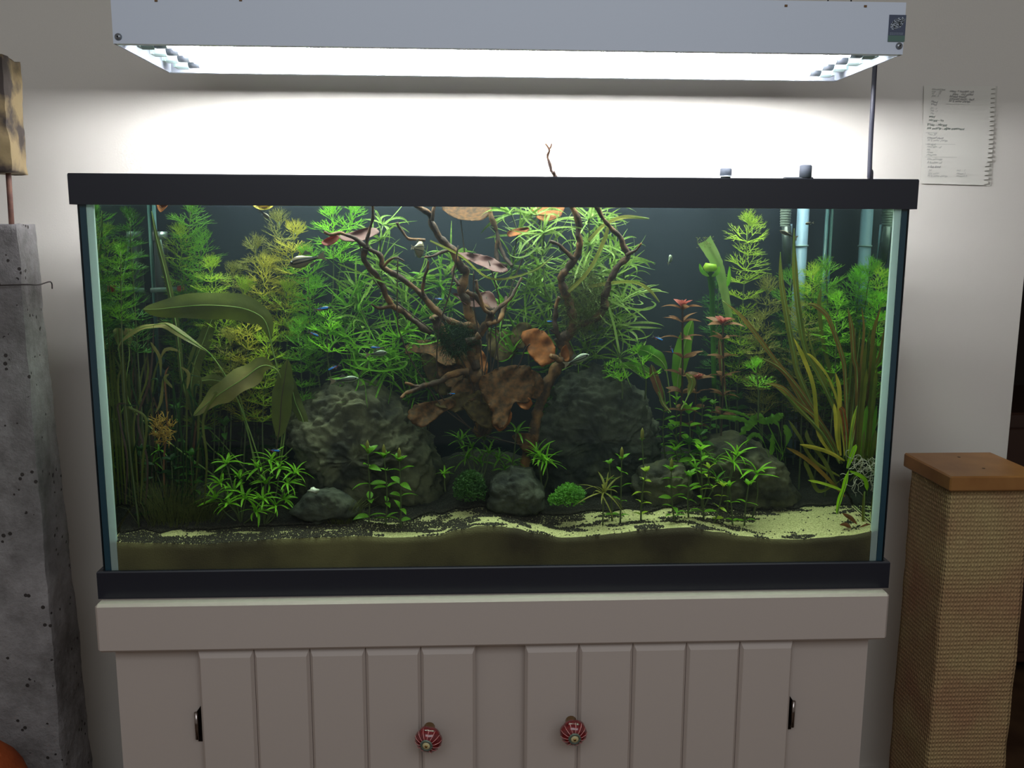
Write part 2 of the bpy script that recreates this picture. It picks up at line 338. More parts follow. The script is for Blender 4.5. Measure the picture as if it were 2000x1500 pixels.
for (d,xa,xb),(u,v,tilt) in zip(doors,((837,1444,-.18),(1120,1431,.02))):
    c=at(u,v,-.045); R0=.0205
    kn=MB(); vs_=[];fs=[]; n=64; prof=[(0,-.2),(.35,-.55),(.75,-.62),(1.0,-.25),(1.0,.15),(.86,.55),(.6,.82),(.36,.93)]
    Rt=Matrix.Rotation(tilt,3,'Z')@Matrix.Rotation(.12,3,'X')
    def kp(r,y,a):
        lob=1+.07*abs(math.cos(a*3+.4))*r-.03*r
        return c+Rt@Vector((r*lob*R0*math.cos(a),-y*.016,r*lob*R0*math.sin(a)))
    mi=[]
    for r,y in prof:
        for k in range(n): vs_.append(kp(r,y,2*PI*k/n))
    for i in range(len(prof)-1):
        for k in range(n): fs.append((i*n+k,i*n+(k+1)%n,(i+1)*n+(k+1)%n,(i+1)*n+k))
    kn.add(vs_,fs); ko=kn.build('knob',M_red,d)
    tag(ko,'red ribbed ceramic knob')
    b=MB()
    for k in range(14):
        a=2*PI*k/14+.1; b.tube([kp(r+.01,y+.01,a) for r,y in prof[4:]],.00045,5)
    b.build('stripe',M_pk,ko)
    b=MB(); q=[kp(.38,.93,2*PI*k/24) for k in range(24)]; b.tube(q+[q[0]],.0021,6); b.build('collar',M_tq,ko)
    b=MB(); o=c+Rt@Vector((0,-.0145,0)); b.tube([o,o+Rt@Vector((0,-.0022,0))],[.0066,.0055],16); b.build('centre_disc',M_crm,ko)
    b=MB(); b.tube([o+Rt@Vector((0,-.0022,0)),o+Rt@Vector((0,-.0032,0))],[.0022,.002],10); b.build('centre_screw',M_gold,ko)
    b=MB(); b.tube([(c.x,-.0102,c.z),c+Vector((0,.004,0))],[.009,.006],14); b.build('stem',M_gold,ko)
for (u,v,k) in ((384,1418,0),(1549,1395,1)):
    p=at(u,v,.0); h=.030; d=doors[k][0]; b=MB()
    b.tube([(p.x,.001,p.z-h*.75),(p.x,.001,p.z+h*.75)],.0032,10); hg=b.build('hinge',mat('chrome',srgb(150,140,135),.2,metal=1),st)
    b=MB(); s=1 if k==0 else -1
    b.add([(p.x-s*.0005,.0085,p.z-h),(p.x+s*.010,.0085,p.z-h),(p.x+s*.010,.0085,p.z+h+.006),(p.x-s*.0005,.0085,p.z+h*.7),
           (p.x-s*.0005,.0065,p.z-h),(p.x+s*.010,.0065,p.z-h),(p.x+s*.010,.0065,p.z+h+.006),(p.x-s*.0005,.0065,p.z+h*.7)],[(0,1,2,3),(7,6,5,4),(0,4,5,1),(1,5,6,2),(2,6,7,3),(3,7,4,0)])
    b.build('hinge_leaf',mat('dark_steel',srgb(40,34,32),.3,metal=.8),hg,smooth=False)
#@@COLUMN
M_conc=bpy.data.materials.new('concrete'); M_conc.use_nodes=True
def concrete(M):
    n=M.node_tree;N=n.nodes;L=n.links;b=N['Principled BSDF'];b.inputs['Roughness'].default_value=.95
    tc=N.new('ShaderNodeTexCoord')
    a=N.new('ShaderNodeTexNoise');a.inputs['Scale'].default_value=9;a.inputs['Detail'].default_value=8;a.inputs['Roughness'].default_value=.7
    r=N.new('ShaderNodeValToRGB');r.color_ramp.elements[0].position=.3;r.color_ramp.elements[1].position=.7
    r.color_ramp.elements[0].color=(*srgb(92,88,86),1);r.color_ramp.elements[1].color=(*srgb(166,162,162),1)
    v=N.new('ShaderNodeTexVoronoi');v.inputs['Scale'].default_value=70
    a2=N.new('ShaderNodeTexNoise');a2.inputs['Scale'].default_value=26
    for x in (a,v,a2): L.new(tc.outputs['Object'],x.inputs['Vector'])
    th=N.new('ShaderNodeMath');th.operation='MULTIPLY';L.new(a2.outputs['Fac'],th.inputs[0]);th.inputs[1].default_value=.36
    gt=N.new('ShaderNodeMath');gt.operation='LESS_THAN';L.new(v.outputs['Distance'],gt.inputs[0]);L.new(th.outputs[0],gt.inputs[1])
    g2=N.new('ShaderNodeMath');g2.operation='GREATER_THAN';L.new(a2.outputs['Fac'],g2.inputs[0]);g2.inputs[1].default_value=.56
    mu=N.new('ShaderNodeMath');mu.operation='MULTIPLY';L.new(gt.outputs[0],mu.inputs[0]);L.new(g2.outputs[0],mu.inputs[1])
    mx=N.new('ShaderNodeMixRGB');L.new(mu.outputs[0],mx.inputs[0]);L.new(r.outputs[0],mx.inputs[1]);L.new(a.outputs['Fac'],r.inputs[0]);mx.inputs[2].default_value=(*srgb(58,52,50),1)
    L.new(mx.outputs[0],b.inputs['Base Color'])
    sb=N.new('ShaderNodeMath');sb.operation='SUBTRACT';L.new(a.outputs['Fac'],sb.inputs[0]);L.new(mu.outputs[0],sb.inputs[1])
    bp=N.new('ShaderNodeBump');bp.inputs['Strength'].default_value=1;bp.inputs['Distance'].default_value=.012;L.new(sb.outputs[0],bp.inputs['Height']);L.new(bp.outputs[0],b.inputs['Normal'])
concrete(M_conc)
def rough_prism(quads,nz,amp,seed,nside=10,name='body'):
    # stack of quads (4 xy corners and z), sides subdivided and roughened
    b=MB();vs_=[];fs=[];n=4*nside
    for j in range(nz+1):
        t=j/nz; (q0,z0),(q1,z1)=quads; 
        for s in range(4):
            for k in range(nside):
                u=k/nside; A=[lerp(q0[s][c],q0[(s+1)%4][c],u) for c in (0,1)]; B=[lerp(q1[s][c],q1[(s+1)%4][c],u) for c in (0,1)]
                x,y,z=lerp(A[0],B[0],t),lerp(A[1],B[1],t),lerp(z0,z1,t)
                d=noise.noise_vector(Vector((x*22+seed,y*22,z*18)))*amp+noise.noise_vector(Vector((x*70+seed,y*70,z*60)))*amp*.4
                if k==0: # soften arris
                    cxm=sum(q0[i][0] for i in range(4))/4; cym=sum(q0[i][1] for i in range(4))/4; d+=Vector((cxm-x,cym-y,0)).normalized()*.003
                if j==nz: d.z*=1.5
                vs_.append((x+d.x,y+d.y,z+(d.z if j in(0,nz) else 0)))
    for j in range(nz):
        for k in range(n): fs.append((j*n+k,j*n+(k+1)%n,(j+1)*n+(k+1)%n,(j+1)*n+k))
    fs.append(tuple(nz*n+k for k in range(n))); fs.append(tuple(range(n))[::-1]); b.add(vs_,fs); return b
def sharp_corners(o,nside):
    n=4*nside
    for e in o.data.edges:
        a,c=e.vertices
        if a%n==c%n and a%nside==0: e.use_edge_sharp=True
CYF=.20
cf=at(33,437,CYF); cfb=at(126,1490,CYF); CT=cf.z
cb=at(70,440,.285); cbb=at(183,1490,.32)
xl=cf.x-.17
zb0=0.0; tt=(zb0-cfb.z)/(CT-cfb.z)
xfb=lerp(cfb.x,cf.x,tt); xbb=lerp(cbb.x,cb.x,(zb0-cbb.z)/(cb.z-cbb.z))
col=thing('concrete_column_sculpture','rough grey concrete column with a rusty rod and a spalted wood block on top','sculpture',(xl+.08,.26,0))
b=rough_prism((([(xl-.01,CYF-.005),(xfb,CYF-.005),(xbb,.33),(xl-.01,.33)],0.0),([(xl,CYF),(cf.x,CYF),(cb.x,.285),(xl,.285)],CT)),110,.0035,3.3,12)
sharp_corners(b.build('column',M_conc,col),12)
M_rod=mat('rusty_rod',srgb(92,62,56),.7,noise_scale=60,col2=srgb(120,84,70))
pr=at(22,437,.245); pt=at(17,320,.245)
b=MB(); b.tube([(pr.x,pr.y,CT-.03),(pt.x,pt.y,pt.z+.08)],.0045,10); b.build('rod',M_rod,col)
M_wood=mat('spalted_wood',srgb(150,130,94),.75,noise_scale=16,col2=srgb(58,48,44),thr=(.43,.57),bump=.5,bscale=30,detail=7)
sb0=at(22,336,.20); sb1=at(58,334,.275); stp=at(4,100,.20); st1=at(42,122,.275)
b=rough_prism((([(sb0.x-.11,.20),(sb0.x,.20),(sb1.x,.275),(sb0.x-.11,.275)],sb0.z),([(stp.x-.11,.20),(stp.x,.20),(st1.x,.275),(stp.x-.11,.275)],stp.z-.004)),40,.0045,8.1,8)
sharp_corners(b.build('wood_block',M_wood,col),8)
zt=at(60,557,.21).z
def colx(z,top,bot): return lerp(bot,top,z/CT)
b=MB(); x1=colx(zt,cf.x,xfb)+.004; x2=colx(zt,cb.x,xbb)+.003
P=[(xl-.004,CYF-.006,zt-.004),(xl+.09,CYF-.009,zt-.001),(x1,CYF-.007,zt+.002),(x1+.004,.24,zt-.001),(x2+.002,.31,zt),(x2+.004,.31,zt-.012)]
b.tube(catmull(P,4),.0012,6); b.build('binding_wire',mat('rusty_wire',srgb(50,42,38),.6),col)
# orange cushion at the lower left corner
M_or=mat('orange_cloth',srgb(176,84,26),.85,noise_scale=14,col2=srgb(140,58,18),bump=.3,bscale=200)
po=at(-62,1478,.02)
b=MB(); n=28;m_=16; vs_=[];fs=[]; cz=(po.z+.012)/2; hz=cz
for i in range(m_+1):
    for k in range(n):
        th=PI*i/m_; ph=2*PI*k/n; s=lambda v,e: math.copysign(abs(v)**e,v)
        x=.13*s(math.sin(th),.7)*s(math.cos(ph),.6); y=.06*s(math.sin(th),.8)*s(math.sin(ph),.9); z=hz*s(math.cos(th),.75)
        x+=.006*math.sin(z*30+y*40); y+=.006*math.sin(z*40+x*30)
        vs_.append((po.x-.055+x+.12*z,.05+y,cz+z))
for i in range(m_):
    for k in range(n): fs.append((i*n+k,(i+1)*n+k,(i+1)*n+(k+1)%n,i*n+(k+1)%n))
b.add(vs_,fs); zmin=min(v[2] for v in b.v); cu=thing('orange_cushion','orange cloth cushion standing on the floor in front of the concrete column','cushion',(po.x-.055,.05,cz))
b.build('cover',M_or,cu)
b=MB(); b.tube([(po.x-.055+.12*math.cos(t_)*.9,.05-.002,cz+.95*hz*math.sin(t_)*.9) for t_ in [PI*k/10 for k in range(1,9)]],.003,6); b.build('seam',M_or,cu)
#@@POST
M_oak=mat('post_top_wood',srgb(156,108,58),.42,noise_scale=18,col2=srgb(140,92,46)); M_oak.node_tree.nodes['Principled BSDF'].inputs['Base Color']
def sisal(name,wdir):
    M=bpy.data.materials.new(name);M.use_nodes=True;n=M.node_tree;N=n.nodes;L=n.links;b=N['Principled BSDF'];b.inputs['Roughness'].default_value=.95
    tc=N.new('ShaderNodeTexCoord'); a=N.new('ShaderNodeTexNoise');a.inputs['Scale'].default_value=7;a.inputs['Detail'].default_value=6
    a3=N.new('ShaderNodeTexNoise');a3.inputs['Scale'].default_value=220
    r=N.new('ShaderNodeValToRGB');r.color_ramp.elements[0].position=.35;r.color_ramp.elements[1].position=.68
    r.color_ramp.elements[0].color=(*srgb(186,140,104),1);r.color_ramp.elements[1].color=(*srgb(204,180,126),1)
    L.new(tc.outputs['Object'],a.inputs['Vector']);L.new(tc.outputs['Object'],a3.inputs['Vector']);L.new(a.outputs['Fac'],r.inputs[0])
    ws=[]
    for dr,sc_ in (('X',170),('Z',125)):
        wv=N.new('ShaderNodeTexWave');wv.bands_direction=dr;wv.inputs['Scale'].default_value=sc_/6.3*1.9;wv.inputs['Distortion'].default_value=1.2;wv.inputs['Detail Scale'].default_value=1.5
        mp=N.new('ShaderNodeMapping');mp.inputs['Rotation'].default_value=wdir;L.new(tc.outputs['Object'],mp.inputs[0]);L.new(mp.outputs[0],wv.inputs['Vector']);ws.append(wv)
    mm=N.new('ShaderNodeMath');mm.operation='MULTIPLY';L.new(ws[0].outputs['Fac'],mm.inputs[0]);L.new(ws[1].outputs['Fac'],mm.inputs[1])
    ad=N.new('ShaderNodeMath');ad.operation='MULTIPLY_ADD';L.new(a3.outputs['Fac'],ad.inputs[0]);ad.inputs[1].default_value=.5;L.new(mm.outputs[0],ad.inputs[2])
    mr=N.new('ShaderNodeMapRange');mr.inputs['From Min'].default_value=.1;mr.inputs['From Max'].default_value=.9;mr.inputs['To Min'].default_value=.55;mr.inputs['To Max'].default_value=1.1;L.new(ad.outputs[0],mr.inputs[0])
    mx=N.new('ShaderNodeMixRGB');mx.blend_type='MULTIPLY';mx.inputs[0].default_value=1;L.new(r.outputs[0],mx.inputs[1]);L.new(mr.outputs[0],mx.inputs[2]);L.new(mx.outputs[0],b.inputs['Base Color'])
    bp=N.new('ShaderNodeBump');bp.inputs['Strength'].default_value=.9;bp.inputs['Distance'].default_value=.003;L.new(ad.outputs[0],bp.inputs['Height']);L.new(bp.outputs[0],b.inputs['Normal'])
    return M
M_sis=sisal('sisal_front',(0,0,0)); M_sis2=sisal('sisal_side',(0,0,PI/2))
PYF=.15; pf=at(1862,931,PYF); PZ=pf.z; pb=zplane(1763,885,PZ); pc=zplane(1933,882,PZ)
PX0=(pf.x+pb.x)/2; PX1=pc.x; PYB=(pb.y+pc.y)/2
PX1=max(PX1,PX0+.15)
post=thing('scratching_post','square sisal wrapped scratching post with flat orange-brown wood top','scratching post',((PX0+PX1)/2,(PYF+PYB)/2,0))
b=MB(); b.box((PX0,PYF,PZ-.027),(PX1,PYB,PZ),bev=.0025); tp=b.build('top_board',M_oak,post,smooth=False)
for (u,v) in ((1873,893),(1921,915)):
    p=zplane(u,v,PZ); b=MB(); b.tube([(p.x,p.y,PZ-.001),(p.x,p.y,PZ+.0006)],.0028,10); b.build('screw_hole',mat('screw_hole',srgb(80,55,35),.6),tp)
iY0=PYF+.020; sx0=PX0+.013; sx1=PX1-.010; iY1=PYB-.010
b=MB(); n=40
vs_=[];fs=[];ring=[]
for (x0,y0,x1,y1,mi_,cnt) in ((sx0,iY0,sx1,iY0,0,14),(sx1,iY0,sx1,iY1,1,14),(sx1,iY1,sx0,iY1,0,14),(sx0,iY1,sx0,iY0,1,14)):
    for k in range(cnt): ring.append((lerp(x0,x1,k/cnt),lerp(y0,y1,k/cnt),mi_))
zt_=PZ-.027
for j in range(n+1):
    for i,(x,y,mi_) in enumerate(ring):
        d=noise.noise_vector(Vector((x*9,y*9,j*.35)))*.0028; z=lerp(.03,zt_,j/n)
        vs_.append((x+d.x,y+d.y,z))
nr=len(ring)
for j in range(n):
    for i in range(nr):
        fs=[(j*nr+i,j*nr+(i+1)%nr,(j+1)*nr+(i+1)%nr,(j+1)*nr+i)]
        b.f+=fs; b.mi.append(ring[i][2])
b.v=[tuple(v) for v in vs_]
b.build('sisal_wrap',[M_sis,M_sis2],post)
b=MB(); b.box((PX0-.08,PYF-.08,0),(PX1+.08,PYB+.04,.03),bev=.003); b.build('base_board',M_oak,post,smooth=False)
# dark cabinet beyond the doorway
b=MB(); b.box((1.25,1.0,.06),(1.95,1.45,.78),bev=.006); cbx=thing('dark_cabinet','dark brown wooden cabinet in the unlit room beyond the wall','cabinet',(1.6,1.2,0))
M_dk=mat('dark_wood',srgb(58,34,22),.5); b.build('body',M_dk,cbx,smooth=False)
for k in range(2):
    b=MB(); b.box((1.27+k*.34,.985,.1),(1.59+k*.34,.9995,.74),bev=.003); d=b.build('door',M_dk,cbx,smooth=False)
    b=MB(); b.sphere((1.55+k*.08,.975,.45),.012); b.build('handle',M_gold,d)
for x in (1.28,1.9):
    for y in (1.04,1.4): b=MB(); b.box((x-.02,y-.02,0),(x+.02,y+.02,.06)); b.build('leg',M_dk,cbx,smooth=False)
#@@PAGE
pg=[at(1804,167,WY-.002),at(1949,168,WY-.002),at(1938,363,WY-.002),at(1797,360,WY-.002)]
page=thing('notebook_page','white notebook page with torn spiral edge and handwriting pinned to the wall','paper',((pg[0]+pg[2])/2))
def pgp(s,t_,y=0): 
    a=pg[0].lerp(pg[1],s); c=pg[3].lerp(pg[2],s); p=a.lerp(c,t_); p.y+=y-.004*(1-t_)*0; return p
b=MB(); L_=[];Rr=[]; N_=22
vs_=[];fs=[]
out=[pgp(0,0),]
edge=[]
for k in range(N_):
    t0=k/N_; tip=.93 if k<17 else .90
    edge+= [pgp(tip+.035,t0+.004),pgp(tip+.035,t0+.55/N_),pgp(tip+.005,t0+.62/N_),pgp(tip-.025,t0+.70/N_),pgp(tip-.025,t0+.86/N_),pgp(tip+.005,t0+.93/N_)]
left=[pgp(0,(k//6+(k%6)/6)/N_) for k in range(len(edge))]
n=len(edge)
for off in (0,-.0006):
    for k in range(n):
        for p in (left[k],edge[k]): vs_.append((p.x,p.y+off-.0015*math.sin(k/n*PI)-.001,p.z))
for k in range(n-1):
    fs.append((2*n+2*k,2*n+2*k+1,2*n+2*k+3,2*n+2*k+2)); fs.append((2*k+2,2*k+3,2*k+1,2*k)); fs.append((2*k+1,2*k+3,2*n+2*k+3,2*n+2*k+1)); fs.append((2*k,2*n+2*k,2*n+2*k+2,2*k+2))
b.add(vs_,fs); b.build('sheet',mat('paper',srgb(214,210,200),.8),page,smooth=False)
b=MB(); q=[pgp(.35,.02),pgp(1.0,.0),pgp(.985,1.0),pgp(.3,.995)]
b.add([(p.x,p.y+.0014,p.z) for p in q]+[(p.x,p.y+.0010,p.z) for p in q],[(0,1,2,3),(7,6,5,4)]+[(i,4+i,4+(i+1)%4,(i+1)%4) for i in range(4)]); b.build('rear_sheet',mat('paper_rear',srgb(196,192,182),.8),page,smooth=False)
M_ink=mat('dark_ink',srgb(64,88,78),.7); M_ink2=mat('pale_ink',srgb(166,166,160),.7); M_ink3=mat('grey_ink',srgb(128,128,128),.7)
def write(txt,s,t_,size,mt):
    cu=bpy.data.curves.new('handwriting','FONT'); cu.body=txt; cu.size=size; cu.shear=.35; cu.space_character=.95
    o=bpy.data.objects.new('tmp',cu); C.objects.link(o); dg=bpy.context.evaluated_depsgraph_get(); dg.update()
    me=bpy.data.meshes.new_from_object(o.evaluated_get(dg)); bpy.data.objects.remove(o)
    R=random.Random(len(txt)+int(t_*100))
    for v_ in me.vertices:
        v_.co.y+=size*.10*math.sin(v_.co.x/size*2.3+R.random()*.3)
    me.materials.clear(); me.materials.append(mt)
    p=pgp(s,t_); o=bpy.data.objects.new('handwriting',me); C.objects.link(o); o.parent=page
    o.matrix_basis=Matrix.Translation(Vector((p.x,p.y-.0036,p.z))-ORG[page.name])@Matrix.Rotation(PI/2,4,'X')@Matrix.Rotation(-.01,4,'Z')
h=.0062
for txt,s,t_,z,mt in (("wed",.07,.325,1.15,M_ink),("nitrate - no",.07,.36,1.1,M_ink),("trues - nitrate",.05,.405,1.2,M_ink),("ask swamp - algae treatment",.05,.44,1.1,M_ink),
    ("Mond",.09,.175,.95,M_ink3),("Wed",.09,.20,.95,M_ink3),("water = nutrient rich",.34,.065,.95,M_ink3),("plant    co2 added",.38,.095,.95,M_ink3),("fertilise weekly",.34,.118,.95,M_ink3),("trimmed stems - back",.34,.142,.95,M_ink3),("50 % water change",.33,.165,.95,M_ink3),
    ("micronutrient",.10,.045,.8,M_ink2),("iron   - 20",.10,.068,.8,M_ink2),("k2   -  10",.10,.09,.8,M_ink2),("po4 - 5",.10,.112,.8,M_ink2),
    ("Jan  - y",.09,.235,.8,M_ink2),("Feb  - y",.09,.262,.8,M_ink2),("Mar",.09,.29,.8,M_ink2),
    ("Tues 20",.06,.50,.9,M_ink2),("trimmed plants",.06,.535,.9,M_ink3),("50 % water change",.06,.56,.9,M_ink2),("no algae",.06,.60,.9,M_ink2),("root tabs - all",.06,.625,.9,M_ink2),
    ("fish",.06,.655,.8,M_ink2),("nitrate",.06,.68,.8,M_ink2),("phosphate",.06,.705,.8,M_ink2),("trim cabomba",.07,.75,.9,M_ink2),("& fertiliser off",.07,.785,.9,M_ink2),("o fish food",.08,.83,1.0,M_ink3),("Jul",.1,.865,.9,M_ink2),("test water",.09,.895,.9,M_ink2),("50 % water change",.08,.92,.9,M_ink2),("no2      2",.48,.86,.8,M_ink2),("nitrates 5",.48,.89,.8,M_ink2),("ammonia 0",.48,.915,.8,M_ink2)):
    write(txt,s,t_,h*z,mt)
b=MB()
for (s0,s1,t_) in ((.3,.62,.185),(.04,.2,.475),(.04,.45,.59),(.04,.48,.72),(.05,.14,.378)):
    b=MB(); a=pgp(s0,t_);c=pgp(s1,t_); b.box((a.x,a.y-.0036,a.z-.0003),(c.x,a.y-.0034,a.z+.0001)); b.build('ruled_line',M_ink2,page,smooth=False)
b=MB()
for s0,s1,y in ((.95,1.02,-.0025),):
    for k in range(20):
        t_=.06+k*.045; a=pgp(s0,t_); b.box((a.x,a.y+.0015,a.z-.0022),(a.x+.003,a.y+.0018,a.z))
tag(b.build('spiral_holes',mat('hole_shadow',srgb(96,92,86),.9),page,smooth=False),kind='stuff')
#@@TANKITEMS
MM=.001
def atc(u,v,Y,mg=.004):
    p=at(u,v,min(Y,BY-.012)); p.x=max(-GI+mg,min(GI-mg,p.x)); return p
def px2m(Y): return (Y-CAM.y)/F
# --- sand bed
SP=[(205,1058),(300,1060),(400,1062),(480,1056),(560,1051),(640,1049),(700,1046),(770,1049),(850,1046),(900,1033),(940,1026),(975,1027),(1000,1030),(1050,1041),(1100,1049),(1150,1047),(1200,1041),(1270,1033),(1340,1029),(1400,1038),(1450,1046),(1510,1052),(1560,1053),(1610,1049),(1650,1045),(1725,1034)]
SPW=[(at(u,v,IY-.004).x,at(u,v,IY-.004).z) for u,v in SP]
def sand_front(x):
    if x<=SPW[0][0]: return SPW[0][1]
    for (a,za),(c,zc) in zip(SPW,SPW[1:]):
        if x<=c: t=(x-a)/(c-a); t=t*t*(3-2*t); return lerp(za,zc,t)
    return SPW[-1][1]
def sand(x,y):
    f=sand_front(x); t=max(0,(y-IY)/(BY-IY))
    return f+.030*t+.006*noise.noise(Vector((x*9,y*16,1.3)))*min(1,t*6)+(.012*t if x>.3 else 0)
M_sand=mat('pale_sand',srgb(214,206,150),.9,noise_scale=420,col2=srgb(160,152,100),bump=.5,bscale=500)
M_layer=mat('brown_sand_layer',srgb(112,104,66),.9,noise_scale=5,col2=srgb(64,56,38),bump=.4,bscale=400,detail=8)  # front face of the bed, darker brown than its top
b=MB(); nx,ny=240,36; y0=IY-.006
for j in range(ny+1):
    for i in range(nx+1):
        x=lerp(-GI+.001,GI-.001,i/nx); t=(j/ny)**1.3; y=lerp(y0,BY-.001,t); b.v.append((x,y,sand(x,y)+.0006*noise.noise(Vector((x*120,y*120,0)))))
for j in range(ny):
    for i in range(nx): a=j*(nx+1)+i; b.f.append((a,a+1,a+nx+2,a+nx+1)); b.mi.append(0)
o=len(b.v)
for k in range(1,7):
    for i in range(nx+1): x=lerp(-GI+.001,GI-.001,i/nx); z=b.v[i][2]; b.v.append((x,y0,lerp(z,Z0+.014,k/6)))
for k in range(6):
    for i in range(nx):
        a=(o+(k-1)*(nx+1) if k else 0)+i; c=o+k*(nx+1)+i; b.f.append((a,c,c+1,a+1)); b.mi.append(1)
b.v=[tuple(v) for v in b.v]
sd=b.build('sand_bed',[M_sand,M_layer],origin=(0,.15,Z0+.05)); tag(sd,'pale yellow sand bed with a dark brown layer against the front glass','sand',kind='stuff')
# dark soil raised behind the sand
M_soil=mat('dark_soil',srgb(40,34,28),.95,noise_scale=300,col2=srgb(22,19,16),bump=1,bscale=420)
def soil_y(x): return .083+.020*noise.noise(Vector((x*9,2.2,0)))+.012*noise.noise(Vector((x*31,7,0)))-(.030*min(1,max(0,(-.1-x)*5)))+(.03*min(1,max(0,(x-.3)*6)))
b=MB(); nx,ny=240,30
for j in range(ny+1):
    for i in range(nx+1):
        x=lerp(-GI+.002,GI-.002,i/nx); t=j/ny; ys=soil_y(x); y=lerp(ys,BY-.002,t**1.3)
        h=.0075*min(1,t*9)+.02*t
        b.v.append(tuple(Vector((x,y,sand(x,y)-.002+h))+Vector((0,0,.0016*noise.noise(Vector((x*150,y*150,0)))))))
for j in range(ny):
    for i in range(nx): a=j*(nx+1)+i; b.f.append((a,a+1,a+nx+2,a+nx+1)); b.mi.append(0)
tag(b.build('soil_bed',M_soil,origin=(0,.18,Z0+.12)),'dark brown soil bank rising behind the pale sand','soil',kind='stuff')
# --- dark gravel grains
R=random.Random(11); b=MB(); oc=[(1,0,0),(-1,0,0),(0,1,0),(0,-1,0),(0,0,1),(0,0,-1)]; of=[(0,2,4),(2,1,4),(1,3,4),(3,0,4),(2,0,5),(1,2,5),(3,1,5),(0,3,5)]
cnt=0; tries=0
while cnt<22000 and tries<600000:
    tries+=1
    x=R.uniform(-GI+.004,GI-.004); y=y0+(.14-y0)*R.random()
    n1=noise.noise(Vector((x*7,y*30,5.0))); n2=noise.noise(Vector((x*24,y*75,9.0))); d=y-soil_y(x)
    if d>.012: continue
    lim=.75*n1+.75*n2-.20+.02/max(.012,-d+.012)*.35
    if x<-.05: lim+=.20*min(1,(-.05-x)*5)
    if x>.33: lim-=.12*min(1,(x-.33)*8)
    if x<-.2 and y<y0+.022: lim+=.45
    if x<-.2 and y<y0+.012: lim+=.3
    p=.012 if lim<-.06 else (.16 if lim<0 else min(1,.45+lim*8))
    if R.random()>p: continue
    r=R.uniform(.0009,.0019); z=sand(x,y)+r*R.uniform(.1,.7)+(0 if d<0 else .003); rx,ry,rz=r*R.uniform(.7,1.2),r*R.uniform(.7,1.2),r*R.uniform(.6,1)
    a=R.uniform(0,PI); ca,sa=math.cos(a),math.sin(a)
    b.add([(x+(vx*ca-vy*sa)*rx,y+(vx*sa+vy*ca)*ry,z+vz*rz) for vx,vy,vz in oc],of); cnt+=1
tag(b.build('dark_gravel',mat('dark_grain',srgb(48,42,34),.9),origin=(0,.15,Z0+.1),smooth=False),'dark soil grains scattered over the pale sand bed','gravel',kind='stuff')
# --- rocks
def rock_mat(name,c1,c2): return mat(name,c1,.9,noise_scale=22,col2=c2,bump=1,bscale=75,detail=12,thr=(.38,.62))
M_rock=rock_mat('grey_rock',srgb(36,35,27),srgb(92,90,66)); M_rock2=rock_mat('dark_rock',srgb(28,30,26),srgb(68,70,56)); 
def rock(name,label,poly,Y,th,seed,mt,nseg=56,nring=34,amp=.006):
    W_=[at(u,v,Y) for u,v in poly]; cx=sum(p.x for p in W_)/len(W_); cz=sum(p.z for p in W_)/len(W_)
    pl=[(p.x-cx,p.z-cz) for p in W_]
    def rad(a):
        dx,dz=math.cos(a),math.sin(a); best=.01
        for (x1,z1),(x2,z2) in zip(pl,pl[1:]+pl[:1]):
            ex_,ez=x2-x1,z2-z1; den=dx*ez-dz*ex_
            if abs(den)<1e-9: continue
            t_=(x1*ez-z1*ex_)/den; s_=(x1*dz-z1*dx)/den
            if t_>0 and -1e-6<=s_<=1+1e-6: best=max(best,t_)
        return best
    cache=[rad(2*PI*k/nseg) for k in range(nseg)]
    b=MB(); vs_=[Vector((cx,Y-th,cz))]; 
    for i in range(1,nring):
        th_=PI*i/nring
        for k in range(nseg):
            a=2*PI*k/nseg; s_=math.sin(th_)**.72; c_=math.copysign(abs(math.cos(th_))**.85,math.cos(th_)); r=cache[k]*s_
            vs_.append(Vector((cx+r*math.cos(a),Y-th*c_,cz+r*math.sin(a))))
    vs_.append(Vector((cx,Y+th,cz)))
    sv=Vector((seed*3.1,seed*1.7,seed)); out=[]
    for p in vs_:
        q=p*11+sv; d=noise.noise_vector(q)*amp*1.2
        nrm=Vector((p.x-cx,(p.y-Y)*1.2,p.z-cz)); nrm=nrm.normalized() if nrm.length>1e-6 else Vector((0,-1,0))
        st=Vector((p.x+.5*p.z,p.y,p.z*1.6-.4*p.x))
        wp=noise.noise_vector(st*9+sv)*.035
        d1,_p=noise.voronoi((st+wp)*13+sv); d2,_p=noise.voronoi((st+wp)*31+sv)
        h=2.2*d1[0]+.9*d2[0]-.9*max(0,.10-(d1[1]-d1[0]))/.10+1.0*noise.noise(st*50+sv)+.7*noise.noise(st*110+sv)+1.2*noise.noise(p*7+sv)
        out.append(p+d+nrm*(h-1.1)*amp*.75)
    fs=[]
    for k in range(nseg): fs.append((0,1+(k+1)%nseg,1+k)); fs.append((len(vs_)-1,1+(nring-2)*nseg+k,1+(nring-2)*nseg+(k+1)%nseg))
    for i in range(nring-2):
        for k in range(nseg): fs.append((1+i*nseg+k,1+i*nseg+(k+1)%nseg,1+(i+1)*nseg+(k+1)%nseg,1+(i+1)*nseg+k))
    b.add(out,fs); o=b.build(name,mt,origin=(cx,Y,cz)); return tag(o,label,'rock')
rock('large_rock','large grey craggy rock left of the driftwood, behind the small stem plants',[(560,838),(568,805),(598,772),(640,748),(690,743),(740,758),(778,790),(800,830),(842,880),(868,930),(872,990),(800,1025),(700,1025),(640,1010),(592,940),(576,885)],.17,.075,2.2,M_rock,170,110,.010)
rock('large_rock','large dark layered rock right of the brown lotus leaves',[(1052,810),(1078,750),(1108,716),(1165,710),(1212,735),(1252,775),(1276,830),(1286,885),(1282,960),(1200,1010),(1110,1010),(1060,970),(1046,880)],.20,.07,5.1,M_rock2,170,110,.009)
